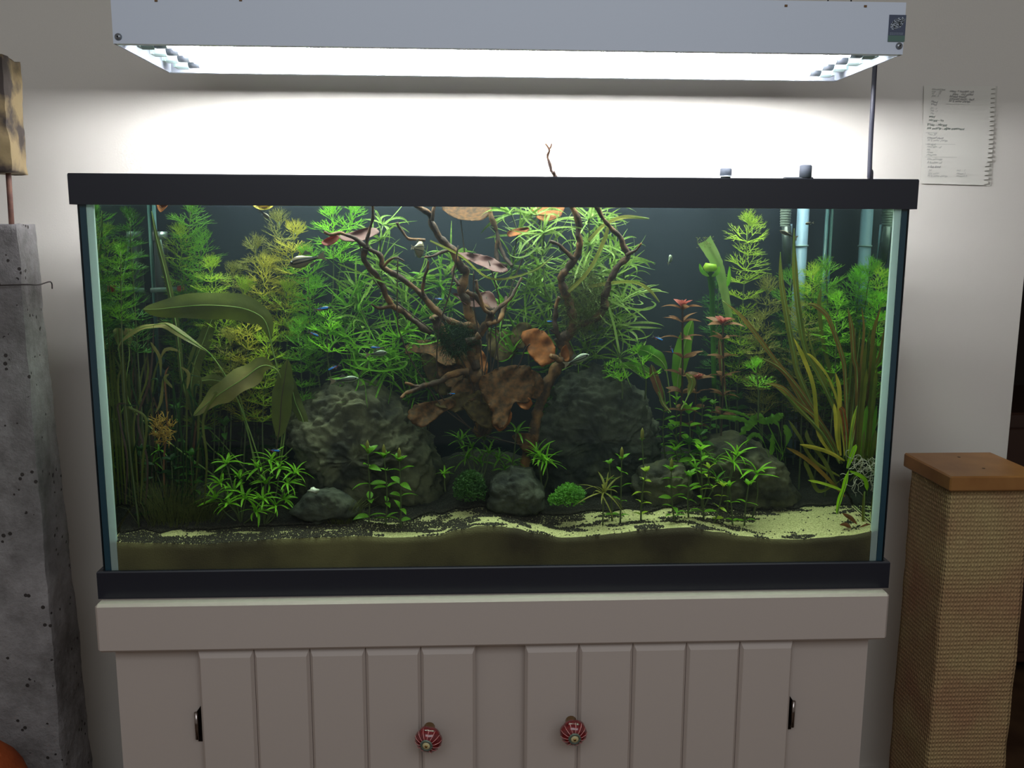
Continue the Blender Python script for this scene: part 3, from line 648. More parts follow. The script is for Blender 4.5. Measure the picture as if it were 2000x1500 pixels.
rock('small_rock','small dark rounded rock at the centre of the sand between moss tufts',[(950,992),(960,938),(998,915),(1036,924),(1064,960),(1062,988),(1030,1010),(985,1012)],.085,.035,8.4,M_rock2,80,50,.005)
rock('small_rock','small grey jagged rock behind the stem plants right of centre',[(1236,950),(1258,912),(1298,898),(1335,910),(1354,960),(1350,1008),(1250,1008)],.12,.03,4.4,M_rock,80,50,.006)
rock('sloping_rock','brownish sloping rock on the right below the ragged green fronds',[(1345,910),(1388,852),(1430,842),(1482,868),(1532,908),(1560,960),(1552,995),(1440,1012),(1350,1000)],.16,.05,6.6,M_rock,110,70,.007)
rock('flat_rock','low flat dark rock with a pale fragment on it at left',[(566,1000),(600,962),(648,952),(692,978),(704,1006),(620,1018)],.07,.03,7.7,M_rock2,70,44,.005)
rock('small_rock','dark rock half hidden by the star grass bush at left',[(368,1000),(384,950),(418,930),(452,950),(462,1005)],.13,.03,9.3,M_rock2,70,44,.005)
rock('small_rock','dark brown rock in the shade under the broad brown leaves at left',[(455,940),(462,880),(500,850),(540,862),(560,920),(556,950)],.24,.03,3.7,M_rock2,70,44,.005)
# pale shell fragment
b=MB(); c=at(613,958,.047); n=12
b.add([c+Vector((0,-.004,0))]+[c+Vector(((.0085+.002*math.sin(k*2.3))*math.cos(2*PI*k/n),.0,(.005+.0015*math.cos(k*1.9))*math.sin(2*PI*k/n))) for k in range(n)]+[c+Vector((0,.004,0))],[(0,1+(k+1)%n,1+k) for k in range(n)]+[(n+1,1+k,1+(k+1)%n) for k in range(n)])
tag(b.build('shell_fragment',mat('shell',srgb(206,210,190),.5),origin=c),'small pale shell fragment lying on the low flat rock','shell')
# --- equipment
M_pipe=mat('blue_pipe',srgb(128,152,178),.45); M_dkp=mat('dark_plastic',srgb(34,37,42),.55)
pc_=at(1568,430,.262); PX=pc_.x; PY=.262
eq=thing('return_pipe','pale blue-grey vertical pipe with a ring at the right back of the tank','pipe',(PX,PY,Z0+.16))
b=MB(); b.tube([(PX,PY,Z0+.15),(PX-.001,PY,Z0+.35),(PX,PY,Zt-.03)],[.0105,.0105,.0105],20); b.build('pipe',M_pipe,eq)
zr=at(1568,480,PY).z; b=MB(); b.tube([(PX,PY,zr-.0016),(PX,PY,zr+.0016)],.0122,20); b.build('ring',mat('ring_pale',srgb(150,172,180),.4),eq)
zc0=at(1568,346.5,PY).z
b=MB(); b.tube([(PX,PY,Zt-.02),(PX,PY,zc0+.003)],.008,16); b.build('neck',M_dkp,eq)
M_capg=mat('grey_cap',srgb(58,62,70),.6,spec=.2)
b=MB(); b.tube([(PX,PY,zc0),(PX,PY,zc0+.019),(PX,PY,zc0+.021)],[.0105,.0105,.009],18); b.build('cap',M_capg,eq)
b=MB(); b.box((PX-.038,PY-.006,zc0-.004),(PX+.013,PY+.006,zc0+.0005),bev=.0015); b.build('lever',M_dkp,eq,smooth=False)
c=at(1417,349,.262); e2=thing('intake_pipe_cap','grey round cap showing above the rim, left of the lever valve','cap',(c.x,c.y,c.z-.03))
b=MB(); b.tube([(c.x,c.y,Zt-.035),(c.x,c.y,c.z+.003)],.0085,16); b.build('neck',M_dkp,e2)
b=MB(); b.tube([(c.x,c.y,c.z+.003),(c.x,c.y,c.z+.0045)],.0122,18); b.build('collar',mat('clear_collar',srgb(180,190,196),.3),e2)
b=MB(); b.tube([(c.x,c.y,c.z+.0045),(c.x,c.y,c.z+.016),(c.x,c.y,c.z+.0175)],[.0102,.0102,.009],18); b.build('cap',M_capg,e2)
c=at(1534,430,.255); hs=thing('ribbed_hose','ribbed grey hose end with a thin rod hanging left of the blue pipe','hose',(c.x,c.y,c.z))
P=[];Rr_=[]
zt0=at(1534,400,.255).z+.015; zb=at(1534,442,.255).z; n=36
for k in range(n+1): P.append((c.x,c.y,lerp(zt0,zb,k/n))); Rr_.append(.0105*(1-.2*(k/n))+(.0008 if k%3==0 else -.0004))
b=MB(); b.tube(P,Rr_,16); b.build('hose',mat('ribbed_grey',srgb(120,128,122),.5),hs)
b=MB(); q=at(1545,440,.255); b.tube([(q.x,q.y,zb+.004),at(1542,520,.255)],.0022,8); b.build('rod',M_pipe,hs)
b=MB(); q=at(1538,445,.255); b.tube([at(1536,442,.25),at(1538,515,.25)],.0085,12); b.build('tube',mat('smoked_tube',srgb(44,50,50),.25),hs)
# left: dark heater with a red cap and glass tube
hX=-GI+.022; hY=.258
ht=thing('heater','dark submersible heater with clear tube and small red cap near the left back corner','heater',(hX,hY,at(300,560,hY).z))
zz=lambda v:at(300,v,hY).z
b=MB(); b.tube([(hX,hY,zz(470)),(hX-.002,hY,zz(690))],.011,16); b.build('body',M_dkp,ht)
b=MB(); b.tube([(hX,hY,zz(452)),(hX,hY,zz(470))],.0125,16); b.build('top_cap',mat('chrome_cap',srgb(150,160,165),.2,metal=.6),ht)
b=MB(); b.tube([(hX-.016,hY-.014,zz(566)),(hX+.03,hY-.016,zz(563))],.0042,12); b.build('glass_tube',mat('pale_glass',srgb(150,176,172),.15),ht)
b=MB(); b.tube([(hX+.03,hY-.016,zz(563)),(hX+.042,hY-.016,zz(563))],.0062,14); b.build('cap',mat('red_cap',srgb(190,50,40),.35),ht)
b=MB(); b.box((hX-.013,hY-.006,zz(592)),(hX+.03,hY+.02,zz(572))); b.build('bracket',M_dkp,ht,smooth=False)
b=MB(); b.tube(catmull([(hX+.004,hY-.012,zz(468)),(hX+.012,hY-.016,zz(520)),(hX+.02,hY-.018,zz(560))],4),.0015,6); b.build('air_line',mat('pale_line',srgb(150,170,168),.2),ht)
# --- driftwood
M_drift=mat('driftwood',srgb(58,37,25),.75,noise_scale=38,col2=srgb(152,104,58),thr=(.47,.76),bump=.8,bscale=90,detail=6)
def branch(P,r0,r1,parent,seed=0,name='branch'):
    W_=catmull([at(*p) for p in P],7); n=len(W_); Q=[];Rd=[]
    for i,p in enumerate(W_):
        d=noise.noise_vector(p*60+Vector((seed,0,0)))*.0026; Q.append(p+d)
        Rd.append((lerp(r0,r1,i/(n-1)))*(1+.45*noise.noise(p*110+Vector((seed,2,0)))))
    b=MB(); b.tube(Q,Rd,9); return b.build(name,M_drift,parent)
dw=thing('driftwood','dark brown branching driftwood rising left of centre over the lotus leaves','driftwood',at(940,800,.13))
D=lambda L,Y0,Y1:[(u,v,lerp(Y0,Y1,i/max(1,len(L)-1))) for i,(u,v) in enumerate(L)]
for L,Ya,Yb,r0,r1 in (
 ([(945,850),(940,800),(938,770),(933,744),(917,718),(894,692),(873,666),(858,640),(848,618)],.14,.12,.014,.008),
 ([(938,650),(916,636),(886,630),(855,611),(826,578),(798,552),(766,533),(748,520),(742,497),(717,484),(686,463),(662,455),(644,459),(632,452)],.11,.07,.0062,.0022),
 ([(717,484),(718,466),(725,437),(727,408),(728,385)],.08,.07,.003,.0018),
 ([(714,484),(712,510),(730,533),(746,557),(756,583),(766,598),(782,606),(800,620),(840,650)],.08,.12,.0042,.005),
 ([(766,598),(746,601),(735,600),(726,594)],.10,.08,.0036,.0015),
 ([(811,400),(818,406),(839,419),(844,437),(857,463),(873,479),(886,494),(899,520),(909,536),(902,567),(912,593),(915,614),(930,660),(925,720)],.10,.13,.0036,.009),
 ([(850,400),(847,412),(843,430)],.10,.10,.0026,.003),
 ([(876,489),(855,497),(831,500)],.10,.08,.0028,.0016),
 ([(748,520),(770,505),(790,512)],.08,.07,.0026,.0012),
 ([(775,436),(783,450),(800,466),(830,470)],.12,.13,.0026,.002),
 ([(912,567),(935,585),(951,604),(959,611),(951,630),(938,650),(920,675),(930,720)],.10,.12,.0036,.008),
 ([(928,546),(934,570),(945,600),(958,612)],.08,.09,.0026,.0034),
 ([(959,611),(974,601),(995,583),(1010,560),(1018,545)],.09,.13,.0036,.002),
 ([(951,634),(975,625),(985,600),(990,580)],.1,.14,.004,.003),
 ([(938,655),(925,663),(910,669)],.09,.09,.006,.0055),
 ([(957,410),(966,440),(972,470),(970,500),(975,515),(990,520)],.16,.15,.004,.003),
 ([(972,470),(985,500),(1000,520)],.16,.14,.004,.003),
 ([(915,725),(886,730),(860,744),(829,752),(808,754),(792,746)],.11,.07,.0065,.002),
 ([(834,753),(810,760),(798,765),(784,778)],.085,.06,.005,.0025),
 ([(895,560),(885,530),(900,500)],.1,.12,.003,.002),
 ([(828,578),(826,550),(836,520),(838,510)],.09,.07,.0035,.0008)):
    branch(D(L,Ya,Yb),r0,r1,dw,seed=L[0][0])
dw2=thing('driftwood','forked driftwood right of centre with one twig poking out above the water','driftwood',at(1030,890,.13))
for L,Ya,Yb,r0,r1 in (
 ([(1095,663),(1111,653),(1121,630),(1116,609),(1108,583),(1100,562),(1096,541),(1106,526),(1124,505),(1132,484),(1130,463),(1129,432),(1121,409),(1108,385),(1086,348),(1078,335)],.13,.10,.0085,.003),
 ([(1078,335),(1071,315),(1069,302),(1072,290),(1065,279)],.10,.10,.0028,.0013),
 ([(1072,290),(1077,285),(1078,280)],.10,.10,.0017,.0009),
 ([(1075,326),(1077,322)],.10,.10,.002,.0008),
 ([(1121,632),(1142,632),(1163,622),(1178,604),(1182,585),(1186,562),(1194,541),(1210,518),(1224,500),(1216,479),(1207,458),(1194,445),(1181,432),(1168,409),(1160,390)],.13,.10,.0068,.0032),
 ([(1224,500),(1241,489),(1254,476)],.10,.09,.0036,.0014),
 ([(1072,471),(1090,479),(1106,492),(1120,507)],.10,.11,.0025,.0036),
 ([(1093,580),(1087,593),(1085,614),(1085,640),(1095,663)],.11,.12,.003,.0045),
 ([(1090,655),(1080,650),(1076,645)],.12,.11,.0036,.001),
 ([(1095,660),(1106,687),(1103,705),(1082,725),(1066,760),(1052,799),(1039,861),(1028,890),(1020,960)],.13,.14,.0115,.0075),
 ([(1098,704),(1085,701),(1075,696)],.11,.09,.006,.0045),
 ([(1176,600),(1174,590),(1176,575)],.12,.11,.003,.001)):
    branch(D(L,Ya,Yb),r0,r1,dw2,seed=L[0][0]+3)
# --- leaf materials
T=.45
G=dict(
 bright=mat('leaf_bright_green',srgb(150,205,50),.45,T,noise_scale=30,col2=srgb(104,176,42)),
 green=mat('leaf_green',srgb(122,172,50),.45,T,noise_scale=25,col2=srgb(84,142,38)),
 lime=mat('leaf_lime',srgb(186,204,64),.45,T,noise_scale=25,col2=srgb(138,176,50)),
 yellow=mat('leaf_yellow_olive',srgb(208,192,78),.5,T,noise_scale=22,col2=srgb(158,160,58)),
 olive=mat('leaf_olive',srgb(156,148,76),.5,T,noise_scale=22,col2=srgb(116,122,54)),
 deep=mat('leaf_deep_green',srgb(74,124,42),.45,T,noise_scale=22,col2=srgb(50,94,34)),
 dark=mat('leaf_dark_green',srgb(38,72,34),.5,T,noise_scale=22,col2=srgb(26,50,26)),
 grass=mat('leaf_grass_green',srgb(144,170,80),.45,T,noise_scale=18,col2=srgb(100,138,58)),
 pale=mat('leaf_pale_green',srgb(168,186,112),.45,T,noise_scale=18,col2=srgb(128,164,80)),
 sword=mat('leaf_sword',srgb(104,112,50),.4,.35,noise_scale=14,col2=srgb(78,86,40),bump=.3,bscale=60),
 tan=mat('leaf_tan_green',srgb(150,136,84),.45,.35,noise_scale=16,col2=srgb(104,108,54),bump=.3,bscale=60),
 lotus=mat('leaf_lotus_brown',srgb(104,66,34),.7,.3,noise_scale=150,col2=srgb(60,40,22),bump=.3,bscale=70),
 lotus2=mat('leaf_lotus_tan',srgb(92,74,38),.7,.3,noise_scale=120,col2=srgb(62,48,28),bump=.3,bscale=70),
 lotus3=mat('leaf_lotus_orange',srgb(156,90,42),.7,.3,noise_scale=90,col2=srgb(112,64,30)),
 pink=mat('leaf_pink',srgb(122,86,84),.5,.3,noise_scale=40,col2=srgb(104,66,62)),
 red=mat('leaf_red',srgb(170,84,84),.4,.4,noise_scale=50,col2=srgb(150,78,62)),
 rust=mat('leaf_rust',srgb(150,100,74),.45,.4,noise_scale=40,col2=srgb(112,84,56)),
 blade=mat('leaf_blade_olive',srgb(128,126,48),.4,.4,noise_scale=16,col2=srgb(90,104,38)),
 bladeb=mat('leaf_blade_brown',srgb(150,112,52),.4,.4,noise_scale=20,col2=srgb(110,92,44)),
 bladey=mat('leaf_blade_yellow',srgb(212,190,74),.4,.45,noise_scale=24,col2=srgb(160,156,52)),
 neon=mat('leaf_fresh_green',srgb(160,220,40),.4,.5),
 stem=mat('plant_stem',srgb(70,80,44),.6), stemb=mat('plant_stem_brown',srgb(58,40,32),.6),
 root=mat('white_root',srgb(200,196,176),.6,.3), moss=mat('moss',srgb(62,104,34),.7,.4,noise_scale=60,col2=srgb(40,76,26)), mossb=mat('moss_bright',srgb(104,168,46),.7,.4,noise_scale=60,col2=srgb(74,130,36)),
 algae=mat('olive_moss',srgb(96,104,50),.8,.4), hair=mat('hair_grass',srgb(88,92,44),.7,.3))
# --- feathery whorls (shared templates, unit radius)
def frond_into(b,o,d,up,L,R,wd):
    side=d.cross(up).normalized()
    def rec(p,dr,l,lv):
        bend=up*R.uniform(-.05,.22)*(1 if lv else .6)
        e=p+dr*l+bend*l*.4; w0=wd*(1-.18*lv); w1=w0*(.8 if lv<3 else .25)
        sd_=dr.cross(up); sd_=(sd_ if sd_.length>.1 else side).normalized()
        sd_=(sd_+up*R.uniform(-.7,.7)).normalized()
        b.add([p-sd_*w0,p+sd_*w0,e+sd_*w1,e-sd_*w1],[(0,1,2,3)])
        if lv<3:
            k=3 if lv==0 else 2
            for i in range(k):
                a=(i-(k-1)/2)*(.62 if k==3 else .55)+R.uniform(-.12,.12)
                nd=(Matrix.Rotation(a,3,up)@dr+up*R.uniform(-.12,.2)).normalized(); rec(e,nd,l*R.uniform(.66,.9),lv+1)
            if lv==1:
                m_=p.lerp(e,.5); a=R.choice((-.8,.8)); rec(m_,(Matrix.Rotation(a,3,up)@dr).normalized(),l*.7,2)
    rec(o,d,L*.33,0)
WH={}
def whorl(kind,v,mk):
    key=(kind,v,mk)
    if key in WH: return WH[key]
    k2=(kind,v)
    R=random.Random(hash(k2[1])*31+len(kind)*7+ord(kind[0])); b=MB(); n={'open':8,'tip':7,'thick':5}[kind]; wd={'open':.022,'tip':.024,'thick':.034}[kind]
    el={'open':.35,'tip':.95,'thick':.5}[kind]
    for i in range(n):
        a=2*PI*i/n+R.uniform(-.25,.25); e=el+R.uniform(-.25,.25)
        d=Vector((math.cos(a)*math.cos(e),math.sin(a)*math.cos(e),math.sin(e))); up=Vector((-math.cos(a)*math.sin(e),-math.sin(a)*math.sin(e),math.cos(e)))
        frond_into(b,Vector((0,0,0)),d,up,R.uniform(.85,1.1),R,wd)
    WH[key]=b.mesh('leaf_whorl',G[mk],smooth=False); return WH[key]
KT='leaf_whorl'
def feather(tip,base,Y,rpx,mk,label,group,R,Yb=None,nmax=14,kind='open',lean=0):
    Yb=Y if Yb is None else Yb
    r=rpx*px2m(Y)*1.22; a=atc(base[0],base[1],Yb,r*.95); t=atc(tip[0],tip[1],Y,r*.9); a.z=min(a.z,sand(a.x,a.y)+.002) if base[1]>930 else a.z
    mid=a.lerp(t,.5)+Vector((R.uniform(-.014,.014),R.uniform(-.006,.006),0))
    P=catmull([a,mid,t],8)
    th=thing('feathery_stem_plant',label,'plant',a,group)
    b=MB(); b.tube(P,[lerp(.0016,.0009,i/(len(P)-1)) for i in range(len(P))],6); b.build('stem',G['stem'],th)
    L=(t-a).length; s=0; k=0
    while s<L and k<nmax:
        f=1-s/L; x=f*(len(P)-1); i=min(int(x),len(P)-2); p=P[i].lerp(P[i+1],x-i); T_=(P[i+1]-P[i]).normalized()
        sc_=r*(.62 if k==0 else (.85 if k==1 else R.uniform(.9,1.12)))
        me=whorl('thick' if kind=='thick' else ('tip' if k<2 else 'open'),R.randrange(4),mk)
        T_=(T_+Vector((R.uniform(-.35,.35),R.uniform(-.35,.35),0))).normalized()
        M_=Matrix.Translation(p)@T_.to_track_quat('Z','Y').to_matrix().to_4x4()@Matrix.Rotation(R.uniform(0,6.3),4,'Z')@Matrix.Scale(sc_,4)
        put('leaf_whorl',me,th,M_); s+=r*R.uniform(.42,.58); k+=1
    return th
NTH=['first','second','third','fourth','fifth','sixth','seventh','eighth','ninth','tenth','eleventh','twelfth','thirteenth','fourteenth','fifteenth','sixteenth','seventeenth','eighteenth','nineteenth','twentieth','twenty-first','twenty-second','twenty-third','twenty-fourth','twenty-fifth','twenty-sixth']
WORD=dict(bright='bright green',green='green',lime='lime green',yellow='yellow-green',olive='olive green',deep='deep green',dark='dark green')
R=random.Random(21)
def feathers(L,who,group):
    L=sorted(L,key=lambda q:q[0]); cnt={}
    for q in L:
        w=WORD[q[6]]; cnt[w]=cnt.get(w,0)+1
        o=NTH[cnt[w]-1]
        feather((q[0],q[1]),(q[2],q[3]),q[4],q[5],q[6],f'feathery {w} stem plant, {o} {w} one from the left {who}',group,R,nmax=q[7] if len(q)>7 else 14)
feathers([(372,412,352,960,.235,40,'green'),(352,455,345,960,.235,36,'lime'),(206,425,215,970,.10,32,'deep'),(184,490,200,960,.06,30,'green',9),
 (395,470,380,960,.22,38,'green'),(412,520,385,960,.2,38,'lime'),(455,530,440,960,.24,36,'olive',8),(430,590,420,960,.17,40,'lime',9),(500,480,505,960,.23,40,'olive',10),(545,430,530,960,.25,38,'olive',9),
 (520,520,500,960,.2,42,'yellow',9),(575,455,560,960,.21,42,'yellow',10),(600,500,580,960,.18,42,'green',9),(560,570,545,960,.19,42,'lime',9),(615,560,590,700,.22,42,'bright',5),(690,410,650,700,.24,42,'bright',5),(650,415,640,700,.21,40,'bright',5),
 (485,620,470,960,.15,44,'yellow',8),(450,660,440,960,.13,42,'olive',6),(525,660,520,960,.12,44,'lime',7),(585,640,570,960,.15,40,'green',7),(475,565,465,960,.2,42,'lime',6),(350,590,345,960,.21,38,'deep',8)],'of the left thicket','feathery stems in the left thicket')
feathers([(1462,438,1432,960,.225,42,'lime',13),(1405,560,1410,960,.24,34,'deep',9),(1500,560,1490,960,.21,40,'olive',10),(1545,545,1535,960,.23,40,'green',10),(1588,535,1580,960,.20,38,'lime',9),(1612,548,1600,960,.24,36,'bright',9),(1560,610,1560,960,.17,40,'olive',9),
 (1655,540,1650,960,.225,38,'bright',10),(1728,525,1712,960,.19,40,'green',12),(1690,620,1685,960,.24,38,'deep',10),(1640,650,1640,960,.19,38,'green',8),(1480,630,1480,960,.18,40,'olive',9),(1722,590,1720,960,.14,38,'bright',9),(1525,640,1520,960,.22,38,'deep',9),(1475,715,1480,820,.12,34,'bright',3),(1440,620,1440,960,.25,36,'green',9)],'of the right thicket','feathery stems in the right thicket')
for tp_,bs,Y,r,mk,lb in (((640,625),(650,760),.16,46,'bright','coarse lobed bright green fronds left of the grassy tangle'),((605,690),(625,760),.18,36,'green','coarse lobed green fronds low behind the upright brown leaf'),((1245,690),(1260,780),.15,40,'bright','coarse lobed bright green fronds right of the grassy tangle'),((1195,715),(1215,780),.12,28,'bright','coarse lobed green sprig on top of the dark layered rock')):
    feather(tp_,bs,Y,r,mk,lb,'coarse lobed fronds',R,nmax=3,kind='thick')
# --- unit leaves (along +X, width along Y, arching in Z)
UL={}
def uleaf(kind,v,mk,ratio):
    key=(kind,v,mk,round(ratio,2))
    if key in UL: return UL[key]
    R=random.Random(v*17+len(kind)*5+ord(kind[0])+ord(kind[1])); n=12 if kind=='curl' else 9; P=[];Wd=[]
    hd=0.0; pt=0.0; q=Vector((0,0,0)); k1=R.uniform(-2.6,2.6); k2=R.uniform(-1.6,3.0); ph=R.uniform(0,6)
    for i in range(n+1):
        t=i/n
        if kind=='curl':
            if i: q=q+Vector((math.cos(hd)*math.cos(pt),math.sin(hd)*math.cos(pt),-math.sin(pt)))/n
            hd+=k1/n*(1+.4*math.sin(4*t+ph)); pt+=k2/n*(1+.5*math.sin(4*t+ph*2))
            P.append(q.copy()); Wd.append(.5*min(1,(1-t)*2.5+.1)*min(1,.5+t*3))
        elif kind=='strap': P.append(Vector((t,.06*math.sin(t*3+v),.25*t*(1-t)-(.12+.16*(v%4))*t*t))); Wd.append(.5*max(.06,math.sin(PI*min(1,.12+t*.88))**.6))
        elif kind=='lance': P.append(Vector((t,.03*math.sin(t*4+v),.22*t-(.25+.1*(v%3))*t*t))); Wd.append(.5*max(.04,math.sin(PI*t**.85)**.9))
        else: P.append(Vector((t,0,.15*t-.2*t*t))); Wd.append(.5*max(.05,math.sin(PI*t**.8)**.6))
    b=MB(); b.leaf(P,[w_*ratio for w_ in Wd],fold=.35,view=Vector((0,0,1)),nw=1,roll=(lambda t:(v-2.5)*.5*t) if kind=='curl' else 0)
    UL[key]=b.mesh('leaf',G[mk]); return UL[key]
def addleaf(th,p,d,L,W_,kind,mk,R,up=Vector((0,0,1))):
    B=basis(d,up); M_=Matrix.Translation(p)@B.to_4x4()@Matrix.Rotation(R.uniform(-.6,.6),4,'X')@Matrix.Scale(L,4)
    return put('leaf',uleaf(kind,R.randrange(8 if kind=='curl' else 6),mk,max(.04,round(W_/L*25)/25)),th,M_)
def rosette(th,p,axis,n,L,W_,kind,mk,R,e0=.1,e1=.9):
    q=axis.to_track_quat('Z','Y').to_matrix()
    for i in range(n):
        a=i*2.399+R.uniform(-.3,.3); e=lerp(e0,e1,(i+.5)/n)+R.uniform(-.15,.15)
        d=q@Vector((math.cos(a)*math.cos(e),math.sin(a)*math.cos(e),math.sin(e)))
        addleaf(th,p,d,L*R.uniform(.75,1.15),W_*R.uniform(.85,1.1),kind,mk,R)
# star grass bush at front left, tufts at centre and right
def tuft(label,group,base,heads,Y,L,W_,mk,kind='strap',n=11,name='star_grass',e=(.0,1.1),R=random.Random(5)):
    a=at(base[0],base[1],Y); a.z=min(a.z,sand(a.x,a.y)) if base[1]>960 else a.z
    th=thing(name,label,'plant',a,group)
    for (u,v,dy) in heads:
        p=at(u,v,Y+dy); b=MB(); m_=a.lerp(p,.55)+Vector((R.uniform(-.006,.006),0,-.003)); b.tube(catmull([a,m_,p],4),[.0014,.0013,.0013,.0012,.0012,.0011,.001,.001,.0009][:9],6); b.build('stem',G['stem'],th)
        rosette(th,p,((p-m_).normalized()+Vector((0,-.4,.3))).normalized(),n,L*px2m(Y),W_*px2m(Y),kind,mk,R,e[0],e[1])
    return th
gt='star grass tufts in the foreground'
tuft('dense bright green star grass bush at the front left, left half',gt,(470,1000),[(442,905,.0),(430,945,-.01),(447,985,-.015),(470,935,.01),(480,975,-.01),(500,1000,-.02),(455,960,.0),(420,975,.0)],.075,34,5.0,'bright')
tuft('dense bright green star grass bush at the front left, right half',gt,(515,1003),[(545,915,.0),(562,945,.0),(520,945,.01),(512,975,-.015),(555,975,.01),(530,900,.01),(505,915,.01),(538,990,-.01),(575,925,.01)],.07,34,5.0,'bright')
tuft('star grass tuft under the brown lotus leaves, left of the small dark rock',gt,(930,960),[(900,860,.0),(922,875,-.01),(912,895,.0),(945,860,.02),(940,905,.02),(955,885,.01)],.12,36,4.6,'green')
tuft('star grass tuft above the small dark rock',gt,(990,945),[(975,895,.0),(1000,905,.01),(985,920,.0),(1008,845,-.02)],.12,32,4.2,'green',n=9)
tuft('bright star grass tuft leaning right beside the long slanted branch',gt,(1060,960),[(1058,898,-.01),(1050,888,.0),(1066,905,-.01)],.105,40,4.4,'bright',n=13)
tuft('little lone star grass sprig against the large craggy rock',gt,(870,960),[(868,926,.0)],.085,24,4.0,'bright',n=9)
tuft('star grass on a tall stem, upper one in front of the sloping rock',gt,(1420,1005),[(1432,905,-.01),(1440,890,0)],.085,40,4.6,'bright',n=9)
tuft('star grass on a tall stem, lower right one before the sloping rock',gt,(1470,1000),[(1478,925,-.01)],.08,46,4.8,'bright',n=11)
tuft('star grass leaning left between the two dark rocks on the right',gt,(1370,1003),[(1358,915,.0),(1375,895,.01),(1395,905,.01),(1400,940,0)],.09,34,4.2,'green',n=9)
tuft('small green star grass pair among the dark stems at far left',gt,(320,960),[(300,905,.0),(310,880,.0)],.12,22,3.5,'green',n=7)
tuft('spiky narrow leaved rosette sitting on the sand right of centre',None,(1178,985),[(1178,962,0)],.045,58,3.6,'olive',n=16,name='spiky_rosette',e=(-.5,1.4))
# leafy stem plants with opposite leaves
def leafy(label,base,top,Y,mk,L,W_,nn,R,bud=False,kind='lance',name='leafy_stem_plant',group='leafy stem plants in the foreground',side=0):
    a=atc(base[0],base[1],Y,.03); a.z=min(a.z,sand(a.x,a.y)) if base[1]>960 else a.z; t=atc(top[0],top[1],Y,.03)
    th=thing(name,label,'plant',a,group); P=catmull([a,a.lerp(t,.5)+Vector((R.uniform(-.004,.004),0,0)),t],6)
    b=MB(); b.tube(P,[lerp(.0015,.0009,i/(len(P)-1)) for i in range(len(P))],6); b.build('stem',G['stem'],th)
    s=px2m(Y)
    for k in range(nn):
        f=.15+.83*k/(nn-1); x=f*(len(P)-1); i=min(int(x),len(P)-2); p=P[i].lerp(P[i+1],x-i)
        for m_ in range(2 if k<nn-1 else 5):
            an=(k%2)*PI/2+.4+m_*(PI if k<nn-1 else 1.26)+R.uniform(-.3,.3); e=.25 if k<nn-1 else .8
            d=Vector((math.cos(an)*math.cos(e),math.sin(an)*math.cos(e)*.8,math.sin(e)+R.uniform(-.25,.15))).normalized()
            addleaf(th,p,d,1.2*L*s*R.uniform(.7,1.1)*(.75 if k==nn-1 else 1),1.2*W_*s*R.uniform(.8,1.1),kind,mk,R)
    if bud:
        b=MB(); q=P[-1]; b.tube([q,q+Vector((0,0,.006)),q+Vector((0,0,.016)),q+Vector((0,0,.021))],[.0014,.0032,.0026,.0004],7); b.build('flower_bud',G['olive'],th)
    return th
R=random.Random(77)
for args in (
 ('leafy stem with a flower bud, left of three before the craggy rock',(720,1003),(718,885),.05,'green',30,11,5,True),
 ('leafy stem with a flower bud, middle of three before the craggy rock',(753,1005),(750,893),.05,'green',26,10,5,True),
 ('leafy stem with a flower bud, right of three before the craggy rock',(782,1006),(780,900),.045,'green',28,11,6,True),
 ('leafy stem with a dark bud behind the spiky rosette',(1212,1003),(1214,898),.05,'green',24,7,5,True),
 ('short leafy side stem just left of the small jagged rock',(1196,990),(1190,905),.06,'green',18,6,4,False),
 ('leafy stem with fine leaves in front of the small jagged rock',(1252,1005),(1262,920),.05,'lime',20,7,5,False),
 ('leafy stem with dense low leaves right of the jagged rock, tall bud',(1318,1012),(1311,920),.035,'green',24,9,6,True),
 ('tall thin leafy stem with a green bud rising over the dark layered rock',(1253,985),(1254,860),.09,'green',10,4,4,True),
 ('tall bright leafy stem left of the sloping rock',(1375,1006),(1368,880),.05,'bright',26,8,6,False),
 ('short bright leafy stem in front of the sloping rock',(1432,1000),(1425,950),.045,'bright',22,7,3,False),
 ('short leafy stem leaning right in front of the sloping rock',(1455,1002),(1462,948),.045,'bright',24,7,3,False),
 ('curly leafed stem left of the short bright stems',(1395,1008),(1412,950),.04,'lime',18,7,4,False),
 ('drooping leafy stem at the right edge of the jagged rock',(1345,1005),(1348,930),.05,'green',24,8,4,False),
 ('small leafy stem glowing between rock and star grass at the right',(1392,960),(1385,915),.05,'lime',22,6,3,False)):
    leafy(args[0],args[1],args[2],args[3],args[4],args[5],args[6],args[7],R,bud=args[8])
for k,(bx,by,tx,ty,Y,mk,L,W_,nn,lb) in enumerate((
 (1300,900,1298,792,.16,'green',20,7,7,'leftmost stem'),(1320,900,1322,782,.17,'bright',22,7,7,'tallest stem on the left side'),(1345,900,1345,808,.14,'bright',38,12,4,'broad leaved stem in front'),(1365,905,1372,785,.17,'green',22,7,8,'right tall stem'),(1385,905,1392,790,.18,'green',20,7,7,'rearmost stem on the right'),
 (1335,905,1312,840,.15,'green',24,8,5,'low left stem'),(1325,960,1320,880,.12,'bright',30,10,4,'lowest stem over the small rock'),(1375,930,1365,850,.14,'deep',28,9,5,'low right stem'),(1350,940,1345,868,.13,'deep',26,9,4,'shaded middle stem'))):
    leafy(f'{lb} of the leafy bush right of the dark layered rock',(bx,by),(tx,ty),Y,mk,L,W_,nn,R,group='leafy bush right of the dark rock',name='bushy_stem_plant')
